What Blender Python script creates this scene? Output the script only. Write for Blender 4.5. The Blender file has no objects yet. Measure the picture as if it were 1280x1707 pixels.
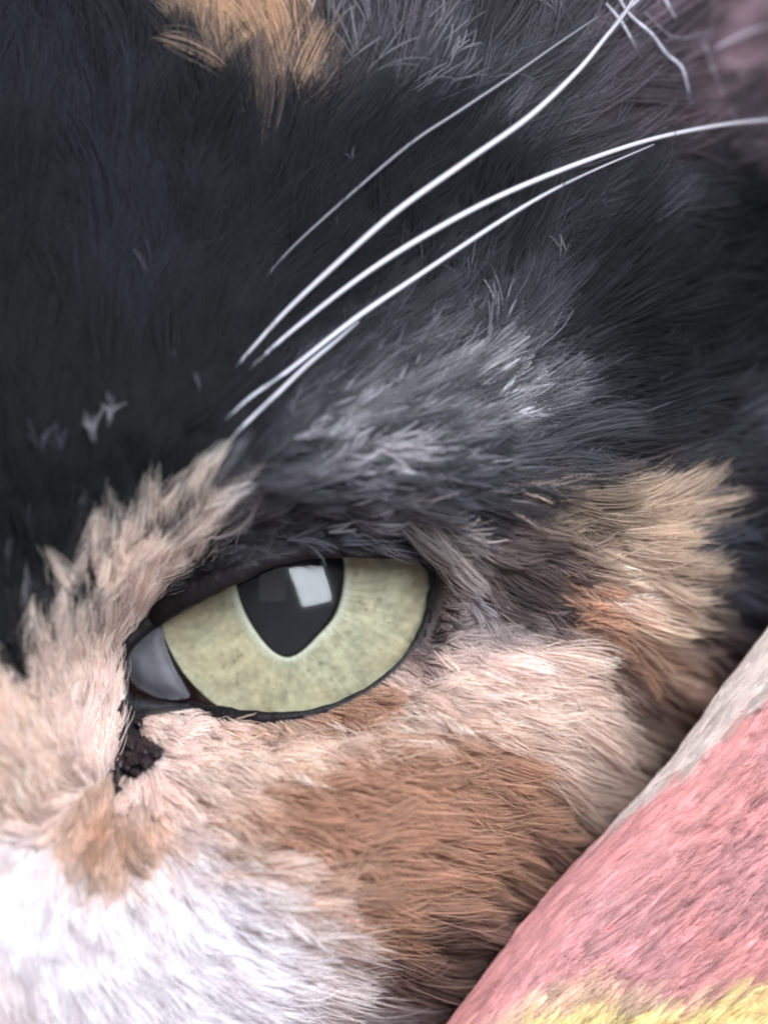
import bpy, math
import numpy as np

# ------------------------------------------------------------------ camera, world, light, exposure
# Work units: millimetres on the face (x right, z up, h towards the viewer), 25.3 photo pixels to the millimetre.
MM = 0.001
PX = 25.3
DIST = 600.0
sc = bpy.context.scene
col = sc.collection

cam_d = bpy.data.cameras.new('camera')
cam = bpy.data.objects.new('camera', cam_d)
col.objects.link(cam)
cam.location = (0, -DIST * MM, 0)
cam.rotation_euler = (math.radians(90), 0, 0)
cam_d.sensor_fit = 'HORIZONTAL'
cam_d.sensor_width = 36
cam_d.lens = 36 * DIST / (1280 / PX)
cam_d.clip_start = 0.02
cam_d.clip_end = 20
cam_d.dof.use_dof = True
cam_d.dof.focus_distance = (DIST - 1.0) * MM
cam_d.dof.aperture_fstop = 16.0
sc.camera = cam

world = bpy.data.worlds.new('World')
sc.world = world
world.use_nodes = True
world.node_tree.nodes['Background'].inputs[0].default_value = (0.90, 0.88, 1.0, 1)
world.node_tree.nodes['Background'].inputs[1].default_value = 0.50


def area_light(name, az, el, dist, sx, sy, power, colour):
    d = bpy.data.lights.new(name, 'AREA')
    d.shape = 'RECTANGLE'
    d.size, d.size_y, d.energy, d.color = sx, sy, power, colour
    o = bpy.data.objects.new(name, d)
    col.objects.link(o)
    a, e = math.radians(az), math.radians(el)
    v = np.array([math.sin(a) * math.cos(e), -math.cos(a) * math.cos(e), math.sin(e)])
    o.location = v * dist
    from mathutils import Vector
    o.rotation_euler = Vector(v).to_track_quat('Z', 'Y').to_euler()
    return o


window_light = area_light('window_light', 15, 25, 1.25, 0.55, 0.74, 42.0, (0.86, 0.935, 1.0))
window_light.rotation_euler.rotate_axis('Z', math.radians(14))
door_light = area_light('second_window_light', -17, 25, 1.6, 0.60, 0.80, 1.6, (0.95, 0.95, 1.0))

vs = sc.view_settings
vs.view_transform = 'Standard'
vs.look = 'None'
vs.exposure = 0.0
vs.gamma = 1.0
vs.use_curve_mapping = False
sc.render.engine = 'CYCLES'
sc.cycles.use_denoising = True
sc.cycles.filter_width = 2.2
sc.cycles.max_bounces = 8
sc.cycles.diffuse_bounces = 6
sc.cycles.transmission_bounces = 6
sc.cycles.transparent_max_bounces = 8
sc.cycles.use_adaptive_sampling = True
sc.cycles.adaptive_threshold = 0.03
try:
    sc.cycles_curves.shape = 'RIBBONS'
except Exception:
    pass

rng = np.random.default_rng(11)


# ------------------------------------------------------------------ numeric helpers
def to_x(u): return (np.asarray(u, float) - 640.0) / PX
def to_z(v): return (853.5 - np.asarray(v, float)) / PX


def placed(u, v, h):
    """a photo point that stands h millimetres in front of the face plane -> metres"""
    k = 1 - np.asarray(h, float) / DIST
    return np.stack([to_x(u) * k * MM, -np.asarray(h, float) * MM + 0 * to_x(u), to_z(v) * k * MM], -1)


def on_face(u, v, h):
    return np.stack([to_x(u) * MM, -np.asarray(h, float) * MM + 0 * to_x(u), to_z(v) * MM], -1)


def _hash(ix, iy, seed):
    n = (ix * 374761393 + iy * 668265263 + seed * 974634777) & 0x7fffffff
    n = ((n ^ (n >> 13)) * 1274126177) & 0x7fffffff
    n = n ^ (n >> 16)
    return (n & 0xffff) / 65535.0


def noise(x, y, seed=0):
    x = np.asarray(x, float); y = np.asarray(y, float)
    ix = np.floor(x).astype(np.int64); iy = np.floor(y).astype(np.int64)
    fx = x - ix; fy = y - iy
    fx = fx * fx * (3 - 2 * fx); fy = fy * fy * (3 - 2 * fy)
    a = _hash(ix, iy, seed); b = _hash(ix + 1, iy, seed)
    c = _hash(ix, iy + 1, seed); d = _hash(ix + 1, iy + 1, seed)
    return ((a + (b - a) * fx) * (1 - fy) + (c + (d - c) * fx) * fy) * 2 - 1


def fbm(x, y, seed=0, octaves=3):
    s = 0; a = 1.0; t = 0
    for k in range(octaves):
        s = s + a * noise(x * 2 ** k, y * 2 ** k, seed + k * 17); t += a; a *= 0.5
    return s / t


def smooth(t):
    t = np.clip(t, 0, 1)
    return t * t * (3 - 2 * t)


def gauss(u, v, cu, cv, su, sv, rot=0):
    r = math.radians(rot); c, s = math.cos(r), math.sin(r)
    du, dv = u - cu, v - cv
    a = (c * du + s * dv) / su; b = (-s * du + c * dv) / sv
    return np.exp(-0.5 * (a * a + b * b))


def seg_dist(u, v, pts, closed=False):
    pts = np.asarray(pts, float)
    n = len(pts)
    best = np.full(np.shape(u), 1e9)
    for i in range(n if closed else n - 1):
        a = pts[i]; b = pts[(i + 1) % n]; d = b - a
        t = np.clip(((u - a[0]) * d[0] + (v - a[1]) * d[1]) / max(d @ d, 1e-9), 0, 1)
        best = np.minimum(best, np.hypot(u - a[0] - t * d[0], v - a[1] - t * d[1]))
    return best


def inside(u, v, poly):
    poly = np.asarray(poly, float)
    r = np.zeros(np.shape(u), bool)
    n = len(poly)
    for i in range(n):
        x0, y0 = poly[i]; x1, y1 = poly[(i + 1) % n]
        if y0 == y1: continue
        c = ((y0 > v) != (y1 > v)) & (u < (x1 - x0) * (v - y0) / (y1 - y0) + x0)
        r ^= c
    return r


def sdf(u, v, poly):
    d = seg_dist(u, v, poly, True)
    return np.where(inside(u, v, poly), -d, d)


def catmull(pts, per=8, closed=False):
    p = np.asarray(pts, float); n = len(p); out = []
    rngs = range(n) if closed else range(n - 1)
    for i in rngs:
        if closed:
            p0, p1, p2, p3 = p[(i - 1) % n], p[i], p[(i + 1) % n], p[(i + 2) % n]
        else:
            p0, p1, p2, p3 = p[max(i - 1, 0)], p[i], p[i + 1], p[min(i + 2, n - 1)]
        for k in range(per):
            t = k / per
            out.append(0.5 * (2 * p1 + (p2 - p0) * t + (2 * p0 - 5 * p1 + 4 * p2 - p3) * t * t + (3 * p1 - p0 - 3 * p2 + p3) * t ** 3))
    if not closed: out.append(p[-1])
    return np.array(out)


# ------------------------------------------------------------------ materials
def new_mat(name):
    m = bpy.data.materials.new(name); m.use_nodes = True
    nt = m.node_tree
    for n in list(nt.nodes): nt.nodes.remove(n)
    out = nt.nodes.new('ShaderNodeOutputMaterial')
    return m, nt, out


def attr_node(nt, name):
    a = nt.nodes.new('ShaderNodeAttribute'); a.attribute_name = name
    return a


def hair_mat(name, gloss=0.03, through=0.5, rough=0.45):
    m, nt, out = new_mat(name)
    a = attr_node(nt, 'tint')
    df = nt.nodes.new('ShaderNodeBsdfDiffuse'); df.inputs['Roughness'].default_value = 0.4
    tl = nt.nodes.new('ShaderNodeBsdfTranslucent')
    gl = nt.nodes.new('ShaderNodeBsdfHair'); gl.component = 'Reflection'
    gl.inputs['RoughnessU'].default_value = rough; gl.inputs['RoughnessV'].default_value = 1.0
    gl.inputs['Color'].default_value = (0.9, 0.92, 1.0, 1)
    m1 = nt.nodes.new('ShaderNodeMixShader'); m1.inputs[0].default_value = through
    m2 = nt.nodes.new('ShaderNodeMixShader'); m2.inputs[0].default_value = gloss
    nt.links.new(a.outputs['Color'], df.inputs['Color']); nt.links.new(a.outputs['Color'], tl.inputs['Color'])
    nt.links.new(df.outputs[0], m1.inputs[1]); nt.links.new(tl.outputs[0], m1.inputs[2])
    nt.links.new(m1.outputs[0], m2.inputs[1]); nt.links.new(gl.outputs[0], m2.inputs[2])
    nt.links.new(m2.outputs[0], out.inputs['Surface'])
    return m


def skin_mat(name, rough=0.6, spec=0.3, bump=0.0, bscale=900, colour=None, coat=0.0):
    m, nt, out = new_mat(name)
    p = nt.nodes.new('ShaderNodeBsdfPrincipled')
    if colour is None:
        a = attr_node(nt, 'tint')
        nt.links.new(a.outputs['Color'], p.inputs['Base Color'])
    else:
        tc = nt.nodes.new('ShaderNodeTexCoord')
        nz = nt.nodes.new('ShaderNodeTexNoise'); nz.inputs['Scale'].default_value = bscale * 0.7
        nt.links.new(tc.outputs['Object'], nz.inputs['Vector'])
        r = nt.nodes.new('ShaderNodeValToRGB')
        r.color_ramp.elements[0].position = 0.3; r.color_ramp.elements[1].position = 0.75
        r.color_ramp.elements[0].color = (*[c * 0.6 for c in colour], 1)
        r.color_ramp.elements[1].color = (*[min(1, c * 1.4) for c in colour], 1)
        nt.links.new(nz.outputs['Fac'], r.inputs['Fac'])
        nt.links.new(r.outputs['Color'], p.inputs['Base Color'])
    p.inputs['Roughness'].default_value = rough
    p.inputs['Specular IOR Level'].default_value = spec
    p.inputs['Coat Weight'].default_value = coat
    p.inputs['Coat Roughness'].default_value = 0.08
    if bump:
        tc = nt.nodes.new('ShaderNodeTexCoord')
        nz = nt.nodes.new('ShaderNodeTexNoise'); nz.inputs['Scale'].default_value = bscale
        nz.inputs['Detail'].default_value = 4
        nt.links.new(tc.outputs['Object'], nz.inputs['Vector'])
        b = nt.nodes.new('ShaderNodeBump'); b.inputs['Strength'].default_value = bump
        b.inputs['Distance'].default_value = 0.0004
        nt.links.new(nz.outputs['Fac'], b.inputs['Height'])
        nt.links.new(b.outputs['Normal'], p.inputs['Normal'])
    nt.links.new(p.outputs[0], out.inputs['Surface'])
    return m


M_fur = hair_mat('cat_fur')
M_skin = skin_mat('cat_skin', 0.7, 0.2, 0.4)
M_lid = skin_mat('eyelid_rim_skin', 0.55, 0.18, 0.5, 1400, (0.007, 0.0055, 0.0065))
M_crust = skin_mat('tear_crust', 0.45, 0.4, 0.7, 1600, (0.016, 0.009, 0.011))
M_third = skin_mat('third_eyelid_skin', 0.55, 0.15, 0.25, 700, (0.070, 0.068, 0.078))
M_iris = skin_mat('iris_tissue', 0.55, 0.2, 0.25, 2600)
M_pupil = skin_mat('pupil_dark', 0.5, 0.1, 0, 900, (0.004, 0.004, 0.006))
M_sclera = skin_mat('sclera', 0.4, 0.4, 0, 900, (0.06, 0.045, 0.04))
M_cloth = skin_mat('blanket_backing', 0.85, 0.1, 0.6, 1500)
M_pile = hair_mat('blanket_pile', 0.02, 0.3)

M_cornea, nt, out = new_mat('cornea_clear')
tr = nt.nodes.new('ShaderNodeBsdfTransparent')
gl = nt.nodes.new('ShaderNodeBsdfGlossy'); gl.inputs['Roughness'].default_value = 0.10
fr = nt.nodes.new('ShaderNodeFresnel'); fr.inputs['IOR'].default_value = 1.36
mx = nt.nodes.new('ShaderNodeMixShader')
geo = nt.nodes.new('ShaderNodeNewGeometry')   # thin shell: no inner reflection from behind
inv = nt.nodes.new('ShaderNodeMath'); inv.operation = 'SUBTRACT'; inv.inputs[0].default_value = 1.0
nt.links.new(geo.outputs['Backfacing'], inv.inputs[1])
mul = nt.nodes.new('ShaderNodeMath'); mul.operation = 'MULTIPLY'
nt.links.new(fr.outputs[0], mul.inputs[0]); nt.links.new(inv.outputs[0], mul.inputs[1])
nt.links.new(mul.outputs[0], mx.inputs[0]); nt.links.new(tr.outputs[0], mx.inputs[1])
nt.links.new(gl.outputs[0], mx.inputs[2]); nt.links.new(mx.outputs[0], out.inputs['Surface'])

M_whisker, nt, out = new_mat('whisker_keratin')
p = nt.nodes.new('ShaderNodeBsdfPrincipled')
a = attr_node(nt, 'tint')
nt.links.new(a.outputs['Color'], p.inputs['Base Color'])
p.inputs['Roughness'].default_value = 0.4
p.inputs['Subsurface Weight'].default_value = 0.3
p.inputs['Subsurface Scale'].default_value = 0.0003
nt.links.new(p.outputs[0], out.inputs['Surface'])


# ------------------------------------------------------------------ object helpers
def link(o, parent=None):
    col.objects.link(o)
    if parent is not None: o.parent = parent
    return o


def mesh_obj(name, verts, faces, mat, parent=None, tint=None, smooth_shade=True, label=None):
    me = bpy.data.meshes.new(name)
    me.from_pydata([tuple(map(float, q)) for q in verts], [], [tuple(map(int, f)) for f in faces])
    me.update()
    if tint is not None:
        at = me.attributes.new('tint', 'FLOAT_COLOR', 'POINT')
        t = np.ones((len(verts), 4), np.float32); t[:, :3] = tint
        at.data.foreach_set('color', t.ravel())
    if smooth_shade:
        me.polygons.foreach_set('use_smooth', [True] * len(me.polygons))
    me.materials.append(mat)
    o = bpy.data.objects.new(name, me)
    if label: o['label'] = label
    return link(o, parent)


def curves_obj(name, pts, rad, tint, mat, parent=None, label=None, kind='stuff'):
    """pts (n,k,3) metres, rad (n,k), tint (n,k,3)"""
    n, k = pts.shape[:2]
    c = bpy.data.hair_curves.new(name)
    c.add_curves([k] * n)
    c.attributes['position'].data.foreach_set('vector', pts.astype(np.float32).ravel())
    ra = c.attributes.get('radius') or c.attributes.new('radius', 'FLOAT', 'POINT')
    ra.data.foreach_set('value', rad.astype(np.float32).ravel())
    t = np.ones((n, k, 4), np.float32); t[..., :3] = np.clip(tint, 0.001, 0.97)
    ta = c.attributes.new('tint', 'FLOAT_COLOR', 'POINT')
    ta.data.foreach_set('color', t.ravel())
    c.materials.append(mat)
    o = bpy.data.objects.new(name, c)
    if kind: o['kind'] = kind
    if label: o['label'] = label
    return link(o, parent)


def tube(name, path, rad, mat, parent=None, sides=10, tint=None, label=None, flat=1.0, closed=False):
    """path (n,3) metres, rad (n,) metres"""
    path = np.asarray(path); n = len(path)
    if closed: tg = np.roll(path, -1, 0) - np.roll(path, 1, 0)
    else: tg = np.gradient(path, axis=0)
    tg /= np.linalg.norm(tg, axis=1)[:, None] + 1e-12
    up = np.array([0, -1.0, 0])
    sd = np.cross(tg, up); sd /= np.linalg.norm(sd, axis=1)[:, None] + 1e-12
    u2 = np.cross(sd, tg)
    verts = []
    for j in range(sides):
        a = 2 * math.pi * j / sides
        verts.append(path + sd * (np.cos(a) * rad)[:, None] + u2 * (np.sin(a) * rad * flat)[:, None])
    verts = np.stack(verts, 1).reshape(-1, 3)
    faces = []
    for i in range(n if closed else n - 1):
        i2 = (i + 1) % n
        for j in range(sides):
            j2 = (j + 1) % sides
            faces.append((i * sides + j, i * sides + j2, i2 * sides + j2, i2 * sides + j))
    if not closed:
        faces.append(tuple(range(sides))[::-1]); faces.append(tuple((n - 1) * sides + j for j in range(sides)))
    t = None
    if tint is not None:
        t = np.repeat(np.broadcast_to(np.asarray(tint, float), (n, 3)), sides, 0)
    return mesh_obj(name, verts, faces, mat, parent, t, True, label)


def pad(name, poly, hfun, mat, parent, step=4, thick=0.5, tint=None, label=None, hfun_is_face=True):
    """a small cushion of tissue that fills an outline; hfun(u,v,depth_inside) gives its height in mm"""
    poly = catmull(poly, 6, True)
    lo = poly.min(0) - 2 * step; hi = poly.max(0) + 2 * step
    U, V = np.meshgrid(np.arange(lo[0], hi[0], step), np.arange(lo[1], hi[1], step))
    d = sdf(U, V, poly)
    e = 0.5
    gu = (sdf(U + e, V, poly) - sdf(U - e, V, poly)); gv = (sdf(U, V + e, poly) - sdf(U, V - e, poly))
    keepv = d < step * 0.75
    out_ = d > 0
    U = np.where(out_ & keepv, U - gu * d, U); V = np.where(out_ & keepv, V - gv * d, V)
    dd = np.clip(-d, 0, None)
    Hh = hfun(U, V, dd)
    P = placed(U, V, Hh)
    idx = -np.ones(U.shape, int); idx[keepv] = np.arange(keepv.sum())
    verts = P[keepv]
    faces = []
    R, C = U.shape
    for i in range(R - 1):
        for j in range(C - 1):
            q = (idx[i, j], idx[i + 1, j], idx[i + 1, j + 1], idx[i, j + 1])
            if min(q) >= 0: faces.append(q)
    # skirt backwards along open edges
    from collections import Counter
    cnt = Counter()
    for f in faces:
        for a, b in zip(f, f[1:] + f[:1]): cnt[(min(a, b), max(a, b))] += 1
    verts = list(map(tuple, verts)); back = {}
    def bk(i):
        if i not in back:
            x, y, z = verts[i]; verts.append((x, y + thick * MM, z)); back[i] = len(verts) - 1
        return back[i]
    extra = []
    for f in faces:
        for a, b in zip(f, f[1:] + f[:1]):
            if cnt[(min(a, b), max(a, b))] == 1: extra.append((b, a, bk(a), bk(b)))
    t = None if tint is None else np.tile(np.asarray(tint, float), (len(verts), 1))
    return mesh_obj(name, verts, faces + extra, mat, parent, t, True, label)


# ------------------------------------------------------------------ the cat's face as a surface
EYE_OPEN = catmull([(203, 1098), (232, 1058), (280, 1018), (335, 990), (392, 966), (440, 944), (500, 930), (560, 927),
                    (625, 931), (685, 930), (712, 946), (713, 985), (702, 1030), (680, 1070), (645, 1112), (595, 1148), (535, 1174),
                    (475, 1186), (415, 1186), (355, 1176), (300, 1166), (245, 1172), (207, 1178), (200, 1140)], 5, True)
TEAR = [(203, 1168), (197, 1210), (190, 1255), (189, 1300), (191, 1330), (203, 1336), (212, 1328), (205, 1306), (208, 1292), (226, 1303), (236, 1293), (256, 1278), (276, 1262),
        (274, 1246), (258, 1232), (240, 1224), (236, 1206), (246, 1186), (240, 1172)]
EYE_C = (486.0, 1010.0)          # centre of the globe
CORNEA_C = (488.0, 1027.0)
GLOBE_R, CORNEA_R, IRIS_R = 10.6, 9.8, 8.75
GLOBE_H = -8.4
CORNEA_H = GLOBE_H + 2.4


def eye_height(u, v):
    r2 = ((u - EYE_C[0]) / PX) ** 2 + ((v - EYE_C[1]) / PX) ** 2
    g = GLOBE_H + np.sqrt(np.maximum(GLOBE_R ** 2 - r2, 6.0 ** 2))
    r2c = ((u - CORNEA_C[0]) / PX) ** 2 + ((v - CORNEA_C[1]) / PX) ** 2
    c = CORNEA_H + np.sqrt(np.maximum(CORNEA_R ** 2 - r2c, 0.01))
    return np.maximum(g, c)


EDGE = np.array([(470, 2120), (620, 1895), (750, 1712), (840, 1592), (930, 1482), (1050, 1352), (1130, 1262), (1200, 1162), (1280, 1058),
                 (1400, 905), (1550, 720), (1720, 520)], float)


def face_height(u, v):
    u = np.asarray(u, float); v = np.asarray(v, float)
    h = 6.5 * gauss(u, v, -20, 1180, 150, 420, 8)                # bridge of the nose
    h = h + 4.5 * gauss(u, v, 60, 420, 420, 420)                 # forehead
    h = h + 6.0 * gauss(u, v, 560, 770, 330, 120, 8)             # brow
    h = h + 4.0 * gauss(u, v, 520, 1420, 330, 190)               # cheek
    h = h + 5.0 * gauss(u, v, 120, 1690, 300, 230)               # muzzle pad
    h = h + 2.2 * gauss(u, v, 1110, 960, 110, 150, -20)          # temple tuft
    h = h - 1.4 * gauss(u, v, 925, 1060, 90, 55, 35)             # hollow behind the eye
    h = h + 1.6 * gauss(u, v, 900, 1170, 150, 60, 25)
    h = h - 2.2 * gauss(u, v, 1230, 60, 170, 130)                # ear bowl
    h = h - 2.0 * np.exp(-0.5 * (seg_dist(u, v, [(200, 1100), (193, 1200), (190, 1330)]) / 20) ** 2)
    h = h - 0.000028 * np.maximum(u - 620, 0) ** 2
    d = ((u - 900) + (v - 1300)) / 1.414 + 120
    h = h - 0.00015 * np.maximum(d, 0) ** 2
    r = np.sqrt(((u - 420) / 1150) ** 2 + ((v - 830) / 1350) ** 2)
    h = h - 55 * np.maximum(r - 0.72, 0) ** 2 / 0.3
    h = h + 0.35 * fbm(u / 160, v / 160, 5)
    dd = np.maximum(sdf(u, v, EYE_OPEN), 0)
    w = smooth(dd / 120.0)
    lid = eye_height(u, v) + 0.5 + dd / 60.0
    return lid * (1 - w) + h * w


G0, GS = (-820.0, -820.0), 10.0
GU = np.arange(G0[0], 1900, GS); GV = np.arange(G0[1], 2520, GS)
gU, gV = np.meshgrid(GU, GV)
gH = face_height(gU, gV)


def sample(grid, u, v):
    fu = np.clip((u - G0[0]) / GS, 0, grid.shape[1] - 1.001); fv = np.clip((v - G0[1]) / GS, 0, grid.shape[0] - 1.001)
    i = fu.astype(int); j = fv.astype(int); fu = fu - i; fv = fv - j
    if grid.ndim == 3: fu = fu[..., None]; fv = fv[..., None]
    return (grid[j, i] * (1 - fu) + grid[j, i + 1] * fu) * (1 - fv) + (grid[j + 1, i] * (1 - fu) + grid[j + 1, i + 1] * fu) * fv


# ------------------------------------------------------------------ the coat: colour, lie and length of the fur
K = (0.0026, 0.0026, 0.0034); K2 = (0.0066, 0.0070, 0.0098); D = (0.024, 0.023, 0.029); G = (0.085, 0.080, 0.098); L = (0.25, 0.235, 0.25)
C = (0.87, 0.71, 0.62); P = (0.89, 0.715, 0.65); T = (0.68, 0.52, 0.40); TD = (0.27, 0.20, 0.150); O = (0.54, 0.325, 0.225)
OL = (0.66, 0.47, 0.37); B = (0.22, 0.128, 0.102); W = (0.92, 0.86, 0.88); PW = (0.88, 0.78, 0.77); DB = (0.15, 0.108, 0.102)
LC = (0.58, 0.50, 0.49); MC = (0.42, 0.34, 0.325); KB = (0.014, 0.0155, 0.0215); LW = (0.50, 0.46, 0.48); MV = (0.20, 0.135, 0.155); DE2 = (0.10, 0.075, 0.088); CG = (0.40, 0.34, 0.32)
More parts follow.
